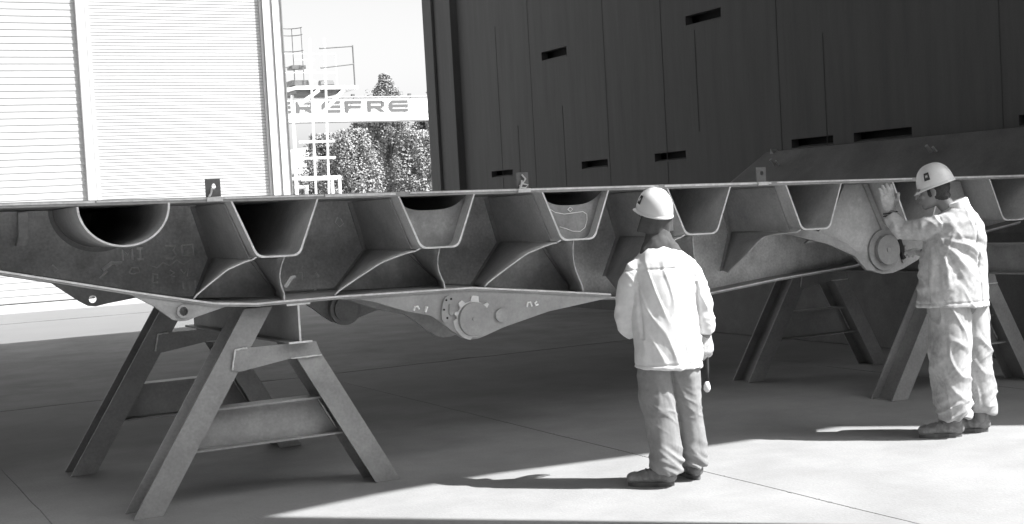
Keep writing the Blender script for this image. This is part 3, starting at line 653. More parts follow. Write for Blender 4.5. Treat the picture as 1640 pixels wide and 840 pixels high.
# low white frame at the tower's foot
fr = thing('pipe_frame', 'low white pipe frame standing at the foot of the access tower', 'frame', (10.6, 28.6, 0))
mb = MB()
for a, b in (((9.7 + dx, 28.3, 2.86), (11.1 + dx, 28.3, 2.82)), ((11.05 + dx, 28.3, 0), (11.05 + dx, 28.3, 2.85)), ((9.75 + dx, 28.3, 0), (9.75 + dx, 28.3, 2.86)), ((9.7 + dx, 28.9, 2.86), (11.1 + dx, 28.9, 2.82)), ((11.05 + dx, 28.9, 0), (11.05 + dx, 28.9, 2.85))): mb.tube([a, b], .05, 8)
obj('frame_pipe', mb, white_paint, fr)
mb = MB(); mb.tube([(10.15 + dx, 28.6, 0), (10.15 + dx, 28.6, 2.62)], .06, 10); mb.tube([(9.8 + dx, 28.6, 2.6), (10.2 + dx, 28.6, 2.6)], .05, 8); obj('stand_pipe', mb, offwhite, fr)

# ---------------------------------------------------------------- white crane girder with lettering
TG = 45.0
cg = thing('crane_girder', 'long white crane girder with grey capital letters, in front of the trees', 'crane girder', (17, TG, 0))
mb = MB(); mb.box((8, TG, 5.68), (36, TG + .9, 6.70)); obj('girder_box', mb, white_paint, cg)
mb = MB()
for z in (5.80, 5.97, 6.24, 6.62): mb.box((8, TG - .012, z), (36, TG - .0005, z + .014))
mb.box((8, TG - .05, 6.68), (36, TG - .0125, 6.71)); mb.box((8, TG - .05, 5.67), (36, TG - .0125, 5.69))
obj('trim_line', mb, offwhite, cg)
# wide letters drawn as strokes
def letter(ch, x, w=.80, h=.47, z=6.06):
    mb = MB(); b = .105
    def q(a, c): mb.prism([[(a[0], a[1]), (c[0], a[1]), (c[0], c[1]), (a[0], c[1])]], TG - .03, TG - .013, 't')
    if ch == 'E':
        q((x + .13, z), (x + w, z + b)); q((x + .02, z + .19), (x + w, z + .19 + b)); q((x + .13, z + h - b), (x + w, z + h))
        mb.prism([[(x, z + .12), (x + .13, z - .0), (x + .16, z + .03), (x + .16, z + h - .03), (x + .13, z + h), (x, z + h - .12)]], TG - .034, TG - .0305, 't')
    if ch == 'F':
        q((x, z), (x + .15, z + h - b - .002)); q((x, z + h - b), (x + w * .98, z + h)); q((x + .152, z + .17), (x + w * .92, z + .17 + b))
    if ch == 'R':
        q((x, z), (x + .15, z + h - b - .002)); q((x, z + h - b), (x + w * .86, z + h)); q((x + .152, z + .15), (x + w * .84, z + .15 + b)); q((x + w * .80, z + .22), (x + w * .96, z + h - .05))
        mb.prism([[(x + w * .45, z + .148), (x + w * .68, z + .148), (x + w * 1.0, z), (x + w * .76, z)]], TG - .03, TG - .013, 't')
    obj('letter', mb, lettering, cg)
letter('R', 16.08); letter('E', 17.20, .82); letter('F', 18.22, .78); letter('R', 19.24, .80); letter('E', 20.22, .88); letter('E', 15.05, .8)
for x in (12, 33): obj('girder_leg', MB().box((x, TG + .2, 0), (x + .5, TG + .7, 5.67)), white_paint, cg)
for x in (16.4, 18.3, 20.9, 22.0):
    obj('cable', MB().tube([(x, TG - .02, 5.97), (x + .35, TG - .02, 6.66)], .010, 4), lettering, cg); obj('bracket', MB().box((x + .3, TG + .05, 6.71), (x + .42, TG + .2, 6.82)), lettering, cg)

# ---------------------------------------------------------------- hill
mb = MB(); n = 60
ridge = lambda x: max(0.0, 31 - 0.42 * max(0, x + 66) - 0.10 * max(0, -66 - x) + 2.5 * noise.noise(Vector((x * .07, 0, 0))))
cols = [(-400 + 12.0 * i) for i in range(n)]
vs = []; fs = []
for j in range(5):
    k = j / 4
    for x in cols: vs.append((x, 380 + 160 * k, -1 + (ridge(x) + 1) * math.sin(math.pi / 2 * k)))
for j in range(4):
    for i in range(n - 1): fs.append((j * n + i, j * n + i + 1, (j + 1) * n + i + 1, (j + 1) * n + i))
me = bpy.data.meshes.new('hill'); me.from_pydata(vs, [], fs); me.materials.append(hillm); me.shade_smooth()
ho = bpy.data.objects.new('hill', me); COL.objects.link(ho); struct(ho)

# ---------------------------------------------------------------- trees (world coordinates)
def tree(x, y, h, prof, label, m, seed, leaf=.16, n=9000, lobes=40, group='trees behind the crane girder', lsz=.55):
    """prof: list of (height fraction, radius)"""
    rg = random.Random(seed); n = int(n * 2.3)
    root = bpy.data.objects.new('tree', None); COL.objects.link(root); root.location = (x, y, 0)
    root['label'] = label; root['category'] = 'tree'; root['group'] = group
    mb = MB(); mb.tube([(0, 0, 0), (.1, .05, h * .45), (0, 0, h * .85)], [.22, .14, .04], 8)
    for k in range(9):
        a = rg.uniform(0, 6.28); z = h * rg.uniform(.25, .7); r = pl(prof, z / h) * .7
        mb.tube([(0, 0, z), (r * math.cos(a), r * math.sin(a), z + h * .08)], [.07, .02], 5)
    me = bpy.data.meshes.new('trunk'); me.from_pydata(mb.v, [], mb.f); me.materials.append(bark)
    o = bpy.data.objects.new('trunk', me); COL.objects.link(o); o.parent = root
    cl = []
    for k in range(lobes):
        z = rg.uniform(prof[0][0], prof[-1][0]); r = pl(prof, z); a = rg.uniform(0, 6.28); q = math.sqrt(rg.uniform(.25, 1)) * .86
        cl.append((r * q * math.cos(a), r * q * math.sin(a), z * h, lsz * rg.uniform(.6, 1.25) * (.45 + .55 * min(1, r / 1.5))))
    vs = []; fs = []
    for i in range(n):
        c = cl[rg.randrange(lobes)]
        v = Vector((rg.gauss(0, 1), rg.gauss(0, 1), rg.gauss(0, 1))); v.normalize(); v *= c[3] * rg.uniform(.55, 1.08)
        p = Vector((c[0], c[1], c[2])) + Vector((v.x, v.y, v.z * 2.1))
        if p.z > h: continue
        nrm = (v.normalized() * 1.2 + Vector((rg.uniform(-1, 1), rg.uniform(-1, 1), rg.uniform(-.3, 1)))).normalized()
        u = nrm.orthogonal().normalized(); u = Matrix.Rotation(rg.uniform(0, 6.28), 3, nrm) @ u; w = nrm.cross(u)
        sz = leaf * rg.uniform(.5, 1.1); b = len(vs)
        vs += [p - u * sz * .5, p + w * sz * .28 + nrm * sz * .08, p + u * sz * .5, p - w * sz * .28]; fs.append((b, b + 1, b + 2, b + 3))
    me = bpy.data.meshes.new('crown'); me.from_pydata([tuple(v) for v in vs], [], fs); me.materials.append(m)
    o = bpy.data.objects.new('crown', me); COL.objects.link(o); o.parent = root
    return root
tree(-7.1, 82, 10.2, [(.1, 2.0), (.5, 1.9), (.68, 1.7), (.8, 1.15), (.88, .62), (.93, .36), (.97, .12), (1, .02)], 'tall pointed pale conifer rising above the crane girder', leaf_pale, 11, n=26000, lobes=150, lsz=.5)
tree(-5.2, 92, 8.6, [(.05, 1.9), (.5, 1.8), (.8, 1.3), (1, .3)], 'dark full tree behind the others, beside the hall wall', leaf_dark, 12, n=16000, lobes=70, lsz=.6)
tree(-3.9, 80, 10.3, [(.1, 1.3), (.5, 1.1), (.75, .7), (.9, .35), (1, .05)], 'narrow pale conifer half hidden by the hall wall', leaf_pale, 13, n=12000, lobes=80, lsz=.4)
tree(-10.0, 74, 6.3, [(.05, 1.5), (.5, 1.5), (.8, 1.0), (1, .4)], 'low pale bushy tree nearest the access tower', leaf_pale, 14, n=14000, lobes=70)
tree(-8.0, 70, 6.2, [(.05, 1.6), (.5, 1.7), (.8, 1.2), (1, .5)], 'round pale bushy tree in front of the tall conifer', leaf_pale, 15, n=16000, lobes=80)
tree(-4.7, 71, 6.0, [(.05, 1.6), (.5, 1.6), (.8, 1.0), (1, .4)], 'pale bushy tree in front of the dark tree', leaf_pale, 16, n=14000, lobes=70)
tree(-12.8, 80, 4.4, [(.05, 1.5), (.5, 1.6), (.8, 1.1), (1, .4)], 'low pale tree behind the access tower rungs', leaf_pale, 17, n=10000, lobes=50)
tree(-9.0, 88, 8.6, [(.05, 1.7), (.5, 1.6), (.8, 1.2), (1, .3)], 'mid height pale tree left of the tall conifer', leaf_pale, 18, n=14000, lobes=90)

# ---------------------------------------------------------------- people
def local_mesh(name, v, f, m, parent, M=None, smooth=True, label=None):
    me = bpy.data.meshes.new(name); me.from_pydata([tuple((M @ Vector(p)) if M else p) for p in v], [], f); me.update()
    bm = bmesh.new(); bm.from_mesh(me); bmesh.ops.recalc_face_normals(bm, faces=bm.faces); bm.to_mesh(me); bm.free()
    me.materials.append(m)
    if smooth: me.shade_smooth()
    o = bpy.data.objects.new(name, me); COL.objects.link(o); o.parent = parent
    if label: o['label'] = label
    return o
class SB:
    """solid builder: overlapping closed lofts, later fused by a voxel remesh"""
    def __init__(s): s.v = []; s.f = []
    def add(s, vs, fs):
        b = len(s.v); s.v += [Vector(v) for v in vs]; s.f += [tuple(b + i for i in f) for f in fs]
    def loft(s, ch, side=(1, 0, 0), n=20, dome=True):
        """ch: (x,y,z,ra,rb): ra along the side axis, rb across it"""
        P = [Vector(c[:3]) for c in ch]; side = Vector(side); rings = []
        for i, c in enumerate(ch):
            d = (P[min(i + 1, len(P) - 1)] - P[max(i - 1, 0)]).normalized()
            u = (side - d * side.dot(d)).normalized(); w = d.cross(u)
            rings.append([P[i] + u * c[3] * math.cos(2 * math.pi * k / n) + w * c[4] * math.sin(2 * math.pi * k / n) for k in range(n)])
        d0 = (P[0] - P[1]).normalized(); d1 = (P[-1] - P[-2]).normalized()
        if dome:
            def sh(rg, c, d, r, k): return [c + (p - c) * math.cos(k) + d * r * math.sin(k) for p in rg]
            r0 = min(ch[0][3], ch[0][4]); r1 = min(ch[-1][3], ch[-1][4])
            rings = [sh(rings[0], P[0], d0, r0, 1.2), sh(rings[0], P[0], d0, r0, .7)] + rings + [sh(rings[-1], P[-1], d1, r1, .7), sh(rings[-1], P[-1], d1, r1, 1.2)]
        vs = [p for r in rings for p in r]; fs = []
        for i in range(len(rings) - 1):
            for k in range(n): fs.append((i * n + k, i * n + (k + 1) % n, (i + 1) * n + (k + 1) % n, (i + 1) * n + k))
        fs += [tuple(range(n))[::-1], tuple((len(rings) - 1) * n + k for k in range(n))]
        s.add(vs, fs)
    def ball(s, c, r, M=None, n=16):
        vs = []; fs = []; c = Vector(c)
        for i in range(n + 1):
            th = math.pi * (i + .02) / (n + .04)
            for k in range(2 * n):
                a = math.pi * k / n
                v = Vector((r[0] * math.sin(th) * math.cos(a), r[1] * math.sin(th) * math.sin(a), r[2] * math.cos(th)))
                vs.append(c + (M @ v if M else v))
        for i in range(n):
            for k in range(2 * n): fs.append((i * 2 * n + k, i * 2 * n + (k + 1) % (2 * n), (i + 1) * 2 * n + (k + 1) % (2 * n), (i + 1) * 2 * n + k))
        fs += [tuple(range(2 * n))[::-1], tuple(n * 2 * n + k for k in range(2 * n))]
        s.add(vs, fs)
    def xf(s, M, i0=0):
        for i in range(i0, len(s.v)): s.v[i] = M @ s.v[i]
def fuse(name, sb, voxel, smooth=6, disp=None):
    me = bpy.data.meshes.new(name); me.from_pydata([tuple(v) for v in sb.v], [], sb.f); me.update()
    bm = bmesh.new(); bm.from_mesh(me); bmesh.ops.recalc_face_normals(bm, faces=bm.faces); bm.to_mesh(me); bm.free()
    o = bpy.data.objects.new(name, me); COL.objects.link(o)
    md = o.modifiers.new('r', 'REMESH'); md.mode = 'VOXEL'; md.voxel_size = voxel; md.use_smooth_shade = True
    if smooth: sm = o.modifiers.new('s', 'SMOOTH'); sm.iterations = smooth; sm.factor = .5
    bpy.context.view_layer.update()
    dg = bpy.context.evaluated_depsgraph_get()
    me2 = bpy.data.meshes.new_from_object(o.evaluated_get(dg))
    bpy.data.objects.remove(o); bpy.data.meshes.remove(me)
    me2.name = name
    if disp:
        nr = [v.normal.copy() for v in me2.vertices]
        for v, q in zip(me2.vertices, nr): v.co = v.co + q * disp(v.co, q)
    me2.update(); me2.shade_smooth()
    return me2
def child(name, me, m, parent, label=None):
    me.materials.clear(); me.materials.append(m)
    o = bpy.data.objects.new(name, me); COL.objects.link(o); o.parent = parent
    if label: o['label'] = label
    return o
def ridged(v): return 1 - abs(noise.noise(v)) * 2.4
def hand(sb, M, curl=.5, spread=.09, thick=1.0, left=False, thumb_out=.7):
    """wrist at origin, fingers along +y, palm towards -z, thumb on +x (or -x when left)"""
    i0 = len(sb.v); sx = -1 if left else 1
    sb.loft([(0, -.02, 0, .030 * thick, .021 * thick), (0, .02, 0, .034 * thick, .021 * thick), (0, .055, 0, .042 * thick, .019 * thick), (0, .088, 0, .042 * thick, .017 * thick)], (1, 0, 0), 14)
    for j, (x, ln) in enumerate(((.031, .068), (.010, .078), (-.012, .072), (-.032, .056))):
        r = (.0098, .0098, .0094, .0084)[j] * thick; ang = (1.5 - j) * spread
        p = Vector((x * sx, .09, 0)); pts = [(p.x, p.y - .02, p.z, r * 1.08, r * 1.08)]; b = 0
        for k, fr_ in enumerate((.45, .30, .25)):
            b += curl * (.75 if k == 0 else 1.0)
            p = p + Vector((math.sin(ang) * sx * math.cos(b), math.cos(b) * math.cos(ang), -math.sin(b))) * ln * fr_
            pts.append((p.x, p.y, p.z, r * (1.04 - .08 * k), r * (1.04 - .08 * k)))
        sb.loft(pts, (1, 0, 0), 10)
    r = .0115 * thick
    sb.loft([(.018 * sx, .012, -.004, r * 1.3, r * 1.3), (.042 * sx + .012 * sx * thumb_out, .045, -.012, r * 1.1, r * 1.1), (.048 * sx + .026 * sx * thumb_out, .072, -.018, r, r), (.048 * sx + .034 * sx * thumb_out, .096, -.020, r * .85, r * .85)], (0, 0, 1), 10)
    sb.xf(M, i0)
def head(sb, M, k=1.0):
    """origin at the head's centre, face towards +y"""
    i0 = len(sb.v)
    sb.ball((0, -.012, .022), (.076, .097, .100)); sb.ball((0, .028, -.03), (.058, .062, .078)); sb.ball((0, .062, -.088), (.030, .026, .024))
    sb.ball((0, .058, -.045), (.040, .036, .040)); sb.ball((0, .076, .020), (.052, .022, .016))
    sb.loft([(0, .088, .018, .010, .010), (0, .103, -.008, .012, .012), (0, .110, -.022, .015, .011)], (1, 0, 0), 10)
    sb.ball((0, .092, -.050), (.022, .010, .007)); sb.ball((0, .089, -.064), (.020, .010, .008))
    for q in (-1, 1):
        sb.ball((q * .042, .066, -.018), (.020, .018, .018))
        sb.ball((q * .078, -.004, -.008), (.008, .018, .031), Matrix.Rotation(q * .35, 3, 'Z') @ Matrix.Rotation(-.15, 3, 'X')); sb.ball((q * .076, .004, -.034), (.007, .010, .010))
    sb.xf(M, i0)
def helmet(parent, M, tilt_label, face_emblem=1):
    M = M @ Matrix.Diagonal((.84, .85, .98, 1)); n = 40; vs = []; fs = []
    prof = [(0, .128), (.25, .127), (.45, .121), (.65, .108), (.82, .086), (.93, .058), (.985, .028), (1, 0)]
    rows = 18
    for i in range(rows + 1):
        th = (math.pi / 2) * i / rows
        for k in range(n * 2):
            a = math.pi * k / n; x = math.cos(a); y = math.sin(a)
            rr = math.cos(th) ** .82; z = .150 * math.sin(th) ** 1.0
            rib = .0045 * math.exp(-((x * rr * .118) / .012) ** 2) * (1 if th > .25 else th * 4) + .0025 * (math.exp(-((abs(x) * rr * .118 - .042) / .008) ** 2)) * (1 if .35 < th < 1.45 else 0)
            vs.append(Vector((x * rr * .120, y * rr * .146, z + rib)))
    for i in range(rows):
        for k in range(2 * n): fs.append((i * 2 * n + k, i * 2 * n + (k + 1) % (2 * n), (i + 1) * 2 * n + (k + 1) % (2 * n), (i + 1) * 2 * n + k))
    # inner shell
    b = len(vs)
    for v in list(vs): vs.append(Vector((v.x * .96, v.y * .965, v.z * .955 - .001)))
    fs += [tuple(b + i for i in reversed(f)) for f in fs]
    fs += [(k, (k + 1) % (2 * n), b + (k + 1) % (2 * n), b + k) for k in range(2 * n)]
    sh = local_mesh('helmet', vs, fs, helm, parent, M)
    # rolled edge, gutter and peak
    vs = []; fs = []
    for k in range(2 * n):
        a = math.pi * k / n; x, y = math.cos(a), math.sin(a)
        pk = .034 * max(0, y) ** 4
        for (e, z) in ((.000, .010), (.003, .003), (.007 + pk, -.004 - pk * .35), (.007 + pk, -.010 - pk * .35), (.000, -.004)):
            vs.append(Vector((x * (.1185 + e * (1 if y < .3 else .9)), y * (.1445 + e), z)))
    for k in range(2 * n):
        for j in range(5): fs.append((k * 5 + j, k * 5 + (j + 1) % 5, ((k + 1) % (2 * n)) * 5 + (j + 1) % 5, ((k + 1) % (2 * n)) * 5 + j))
    local_mesh('helmet_brim', vs, fs, helm, sh)
    bpy.context.view_layer.update()
    sh_ch = [c for c in sh.children][0]
    for v in sh_ch.data.vertices: v.co = M @ v.co
    # square emblem on the side (q) : dark frame, light field
    for q in (face_emblem,):
        a0 = math.pi / 2 + q * 1.18
        def onshell(da, th, lift):
            a = a0 + da; rr = math.cos(th) ** .82
            p = Vector((math.cos(a) * rr * .120, math.sin(a) * rr * .146, .150 * math.sin(th))); nrm = Vector((p.x / .0144, p.y / .0213, p.z / .0225)).normalized()
            return p + nrm * lift
        def patch(nm, da, t0, t1, lift, m, hole=None):
            vs = []; fs = []; g = 8
            for i in range(g + 1):
                for j in range(g + 1): vs.append(onshell(lerp(-da, da, i / g), lerp(t0, t1, j / g), lift))
            for i in range(g):
                for j in range(g): fs.append((i * (g + 1) + j, (i + 1) * (g + 1) + j, (i + 1) * (g + 1) + j + 1, i * (g + 1) + j + 1))
            return local_mesh(nm, vs, fs, m, sh, M)
        patch('emblem', .17, .33, .72, .0035, dark_cloth); patch('emblem_field', .105, .43, .62, .0045, lettering)
        patch('emblem_field', .065, .475, .575, .0053, offwhite)
    return sh
def boot(parent, M, m=leather):
    M = M @ Matrix.Diagonal((1.05, .93, 1.22, 1))
    sb = SB()
    sb.loft([(0, -.075, .05, .036, .036), (0, -.02, .052, .040, .040), (0, .07, .045, .045, .034), (0, .14, .040, .048, .030), (0, .185, .036, .040, .026)], (1, 0, 0), 18)
    sb.loft([(0, -.055, .05, .040, .045), (0, -.050, .13, .042, .048), (0, -.055, .19, .045, .052)], (1, 0, 0), 18)
    for z, y in ((.088, .03), (.083, .055), (.078, .08)): sb.loft([(-.030, y, z - .008, .005, .005), (0, y + .004, z + .002, .006, .006), (.030, y, z - .008, .005, .005)], (0, 0, 1), 6)
    def dd(p, q): return .004 * ridged(p * 22) * (1 if p.z > .03 else 0)
    me = fuse('boot', sb, .005, 3, dd)
    for v in me.vertices: v.co.z = max(v.co.z, .018); 
    for v in me.vertices: v.co = M @ v.co
    o = child('boot', me, m, parent)
    vs = []; n = 36; fs = []
    for z in (0.0, .022):
        for k in range(n):
            a = 2 * math.pi * k / n; y = math.sin(a); x = math.cos(a)
            w = .046 + .008 * y - (.006 if -.3 < y < .25 else 0)
            vs.append(M @ Vector((x * w, .055 + y * .150, z)))
    fs = [(k, (k + 1) % n, n + (k + 1) % n, n + k) for k in range(n)] + [tuple(range(n))[::-1], tuple(range(n, 2 * n))]
    local_mesh('boot_sole', vs, fs, solem, o, smooth=False)
    return o
def rz(a): return Matrix.Rotation(a, 4, 'Z')
def T(x, y, z): return Matrix.Translation((x, y, z))
def aim(p, fwd, palm):
    """matrix with +y = fwd and -z = palm direction"""
    y = Vector(fwd).normalized(); z = -Vector(palm); z = (z - y * z.dot(y)).normalized(); x = y.cross(z)
    return T(*p) @ Matrix((x, y, z)).transposed().to_4x4()

def person(loc, label):
    o = bpy.data.objects.new('person', None); COL.objects.link(o); o.location = loc; o['label'] = label; o['category'] = 'person'; o.empty_display_size = .2
    return o
# ---- first man: back to us, white jacket
pa = person((0.908, 7.93, 0), 'man in bright white jacket and white hard hat, standing with his back to us')
Hm = T(-.045, .055, 1.615) @ rz(.62) @ Matrix.Rotation(.22, 4, 'X') @ Matrix.Rotation(-.05, 4, 'Y')
sb = SB()
head(sb, Hm)
sb.loft([(-.03, .0, 1.36, .07, .065), (-.035, .01, 1.44, .058, .058), (-.042, .035, 1.55, .055, .06)], (1, 0, 0))
sb.loft([(-.015, .0, .80, .15, .105), (-.015, 0, .95, .15, .11), (-.015, 0, 1.1, .145, .105), (-.02, 0, 1.25, .16, .105), (-.03, 0, 1.37, .12, .08)], (1, 0, 0))
armL = [(-.150, .0, 1.27), (-.235, .0, 1.18), (-.265, .05, 1.04), (-.215, .19, .93)]
armR = [(.10, .0, 1.27), (.160, .0, 1.18), (.192, .01, 1.03), (.218, .03, .87)]
for A in (armL, armR): sb.loft([p + (r, r) for p, r in zip(A, (.04, .044, .040, .028))], (0, 1, 0))
for sgn, kx in ((-1, -.085), (1, .095)):
    sb.loft([(kx * .8, .0, .86, .085, .09), (kx, .0 + (.04 if sgn > 0 else -.02), .46, .055, .06), (kx + .01, .0 + (.12 if sgn > 0 else -.04), .09, .036, .04)], (1, 0, 0))
hR = aim((.220, .035, .865), (.04, .02, -1), (-.6, .9, 0)); hL = aim((-.205, .21, .92), (.55, .75, -.35), (.8, -.5, 0))
hand(sb, hR, .55, left=False); hand(sb, hL, .5, left=True)
child('body', fuse('body', sb, .0065, 3), skin, pa)
sb = SB(); hand(sb, hR, .55, thick=1.22); child('glove', fuse('glove', sb, .004, 2), glovem, pa)
sb = SB(); hand(sb, hL, .5, thick=1.22, left=True); child('glove', fuse('glove', sb, .004, 2), glovem, pa)
# trousers
sb = SB()
sb.loft([(-.075, .0, .80, .085, .09), (-.09, .0, .73, .10, .115), (-.10, -.0, .66, .108, .122), (-.098, -.01, .54, .106, .115), (-.075, -.015, .40, .100, .108), (-.062, -.025, .26, .098, .105), (-.056, -.035, .15, .098, .108), (-.056, -.035, .085, .088, .10)], (1, 0, 0), 26, dome=False)
sb.loft([(.060, .01, .80, .085, .09), (.068, .01, .73, .095, .11), (.072, .02, .66, .100, .118), (.075, .04, .54, .094, .11), (.095, .06, .40, .088, .10), (.108, .085, .26, .080, .095), (.122, .10, .15, .074, .09), (.122, .105, .085, .068, .085)], (1, 0, 0), 26, dome=False)
def dtr(p, q):
    low = max(0, 1 - p.z / .27)
    d = .007 * noise.noise(Vector((p.x * 10, p.y * 9, p.z * 3))) + .006 * noise.noise(Vector((p.x * 16 + 4, p.y * 14, p.z * 6)))
    kn = math.exp(-((p.z - .46) / .11) ** 2)
    d += .008 * kn * max(0, ridged(Vector((p.x * 8, p.y * 8, p.z * 18 + p.x * 14))) - .4)
    d += .006 * max(0, ridged(Vector((p.x * 6 + 9, p.y * 6, p.z * 3 + p.x * 8))) - .6) * 2
    d += .034 * low * (ridged(Vector((p.x * 4 + 3, p.y * 4, p.z * 17 + 14 * p.x))) - .35)
    return d
child('trousers', fuse('trousers', sb, .0066, 2, dtr), trouser_a, pa)
# jacket
sb = SB()
sb.loft([(-.018, .0, .70, .200, .152), (-.016, .0, .74, .200, .150), (-.012, 0, .88, .200, .148), (-.014, 0, 1.02, .196, .142), (-.018, 0, 1.15, .198, .138), (-.022, 0, 1.26, .196, .130), (-.028, .0, 1.335, .172, .112), (-.03, .0, 1.385, .125, .092), (-.032, .005, 1.42, .078, .072)], (1, 0, 0), 36, dome=False)
sb.loft([(-.115, .0, 1.305, .070, .078), (-.172, .0, 1.275, .072, .078), (-.210, .0, 1.20, .070, .076), (-.232, .015, 1.12, .064, .070), (-.238, .05, 1.02, .063, .068), (-.230, .10, .95, .064, .066), (-.215, .15, .91, .056, .056)], (0, 1, 0), 22, dome=False)
sb.loft([(.06, .0, 1.305, .066, .076), (.118, .0, 1.275, .074, .080), (.150, .0, 1.20, .074, .078), (.178, .0, 1.11, .066, .072), (.203, .01, 1.0, .056, .066), (.212, .02, .93, .050, .056), (.214, .025, .895, .045, .05)], (0, 1, 0), 22, dome=False)
def dja(p, q):
    d = .006 * noise.noise(Vector((p.x * 13 + 2, p.y * 6, p.z * 2.2))) + .004 * noise.noise(Vector((p.x * 20, p.y * 10, p.z * 9)))
    d += .006 * max(0, ridged(Vector((p.x * 9 + p.z * 2, p.y * 5, p.z * 4 + p.x * 3))) - .6) * 2
    if p.x < -.17:                                   # creases gather at the bent elbow
        el = math.exp(-((p.z - 1.04) / .10) ** 2)
        d += .009 * el * ridged(Vector((p.x * 6, p.y * 8, p.z * 20 + p.y * 16)))
    if p.x > .16: d += .007 * ridged(Vector((p.x * 6, p.y * 8, p.z * 17 + 3)))
    d -= .014 * math.exp(-((p.x + .178 - (1.15 - p.z) * .05) / .008) ** 2) * (1 if .88 < p.z < 1.22 and q.y < .2 else 0)
    d -= .012 * math.exp(-((p.x - .168 - (1.15 - p.z) * .06) / .008) ** 2) * (1 if .88 < p.z < 1.2 and q.y < .2 else 0)
    d += .005 * max(0, 1 - abs(p.z - .78) / .14) * math.sin(p.x * 34 + 1)
    d -= .005 * math.exp(-((p.z - .728) / .005) ** 2)
    if q.y < 0 and 1.27 < p.z < 1.31: d -= .005 * math.exp(-((p.z - 1.29) / .005) ** 2)
    return d
child('jacket', fuse('jacket', sb, .0062, 3, dja), jacket_a, pa)
# dark scarf / collar at the neck and cape cloth under the helmet
sb = SB(); sb.loft([(-.03, .010, 1.375, .135, .095), (-.032, .014, 1.415, .112, .088), (-.036, .026, 1.46, .084, .08), (-.038, .034, 1.50, .074, .076)], (1, 0, 0), 24)
child('scarf', fuse('scarf', sb, .006, 2, lambda p, q: .005 * noise.noise(p * 24)), net, pa)
vs = []; fs = []; g = 22
for j in range(9):
    for i in range(g + 1):
        a = math.pi * (1.02 + .96 * i / g); rr = 1 + .05 * math.sin(i * 1.7) * j / 8
        vs.append(Vector((math.cos(a) * (.104 + .003 * j) * rr, math.sin(a) * (.118 + .0 * j) * rr, -.002 - .0125 * j)))
for j in range(8):
    for i in range(g): fs.append((j * (g + 1) + i, j * (g + 1) + i + 1, (j + 1) * (g + 1) + i + 1, (j + 1) * (g + 1) + i))
HmA = T(-.048, .045, 1.622) @ rz(.62) @ Matrix.Rotation(.30, 4, 'X') @ Matrix.Rotation(-.05, 4, 'Y')
cp = local_mesh('neck_cape', vs, fs, net, pa, HmA); cp.modifiers.new('s', 'SOLIDIFY').thickness = .003
sb = SB(); sb.ball((0, -.018, .015), (.081, .098, .098)); sb.xf(Hm); child('hair', fuse('hair', sb, .006, 1), hairm, pa)
helmet(pa, HmA, '', face_emblem=1)
boot(pa, T(-.105, -.02, 0) @ rz(1.30)); boot(pa, T(.116, .155, 0) @ rz(.25))
# dark tool cuff with a buckle and a hanging strap at the right hand
vs = []; fs = []
tl_ = bpy.data.objects.new('hand_tool', None); COL.objects.link(tl_)
tl_.location = (0.908 + .220, 7.93 + .06, .56); tl_['label'] = 'small pale tool held in the right hand of the man in the white jacket'; tl_['category'] = 'tool'
def tb(name, pts, r, m, n=10):
    mb = MB(); mb.tube(pts, r, n); return local_mesh(name, mb.v, mb.f, m, tl_)
tb('tool_handle', [(0, 0, .30), (.002, .0, .20), (0, 0, .10), (-.003, 0, .03)], [.012, .014, .012, .009], rubber)
tb('tool_tip', [(-.003, 0, .035), (-.005, 0, .012), (-.005, 0, -.012), (-.004, 0, -.03)], [.010, .020, .022, .010], offwhite)

# ---- second man: facing left, left hand raised
pb = person((2.948, 8.96, 0), 'man in soiled pale work suit, facing left with one gloved hand raised')
HB = T(-.115, .03, 1.648) @ rz(1.30) @ Matrix.Rotation(-.20, 4, 'X')
sb = SB(); head(sb, HB)
sb.loft([(.03, .0, 1.40, .065, .065), (.005, .0, 1.50, .056, .058), (-.065, .02, 1.60, .052, .056)], (1, 0, 0))
sb.loft([(.0, .0, .90, .17, .12), (.0, 0, 1.05, .165, .12), (.02, 0, 1.2, .16, .12), (.035, 0, 1.33, .15, .115), (.04, 0, 1.45, .10, .08)], (1, 0, 0))
armB = [(-.04, -.05, 1.42), (-.18, .02, 1.41), (-.30, .09, 1.385), (-.365, .16, 1.52)]
sb.loft([p + (r, r) for p, r in zip(armB, (.055, .05, .045, .03))], (0, 1, .2))
armB2 = [(.10, .12, 1.42), (.02, .26, 1.25), (-.08, .40, 1.22)]
sb.loft([p + (r, r) for p, r in zip(armB2, (.055, .046, .03))], (0, .3, 1))
for kx, yy in ((-.05, 0), (.14, .08)):
    sb.loft([(kx * .9, yy * .6, .93, .09, .095), (kx, yy, .5, .06, .065), (kx + .02, yy, .09, .038, .042)], (1, 0, 0))
hB = aim((-.366, .165, 1.535), (-.10, .04, 1), (-.2, 1, -.1)) @ Matrix.Scale(1.05, 4); hB2 = aim((-.085, .42, 1.22), (-.3, .95, .1), (-.3, .3, -.9))
hand(sb, hB, .12, spread=.12, left=False); hand(sb, hB2, .4, left=False)
child('body', fuse('body', sb, .0065, 2), skin, pb)
sb = SB(); hand(sb, hB, .12, spread=.12, thick=1.25, thumb_out=1.2); sb.loft([(0, -.055, 0, .036, .030), (0, .0, 0, .037, .028)], (1, 0, 0)); i0 = 0
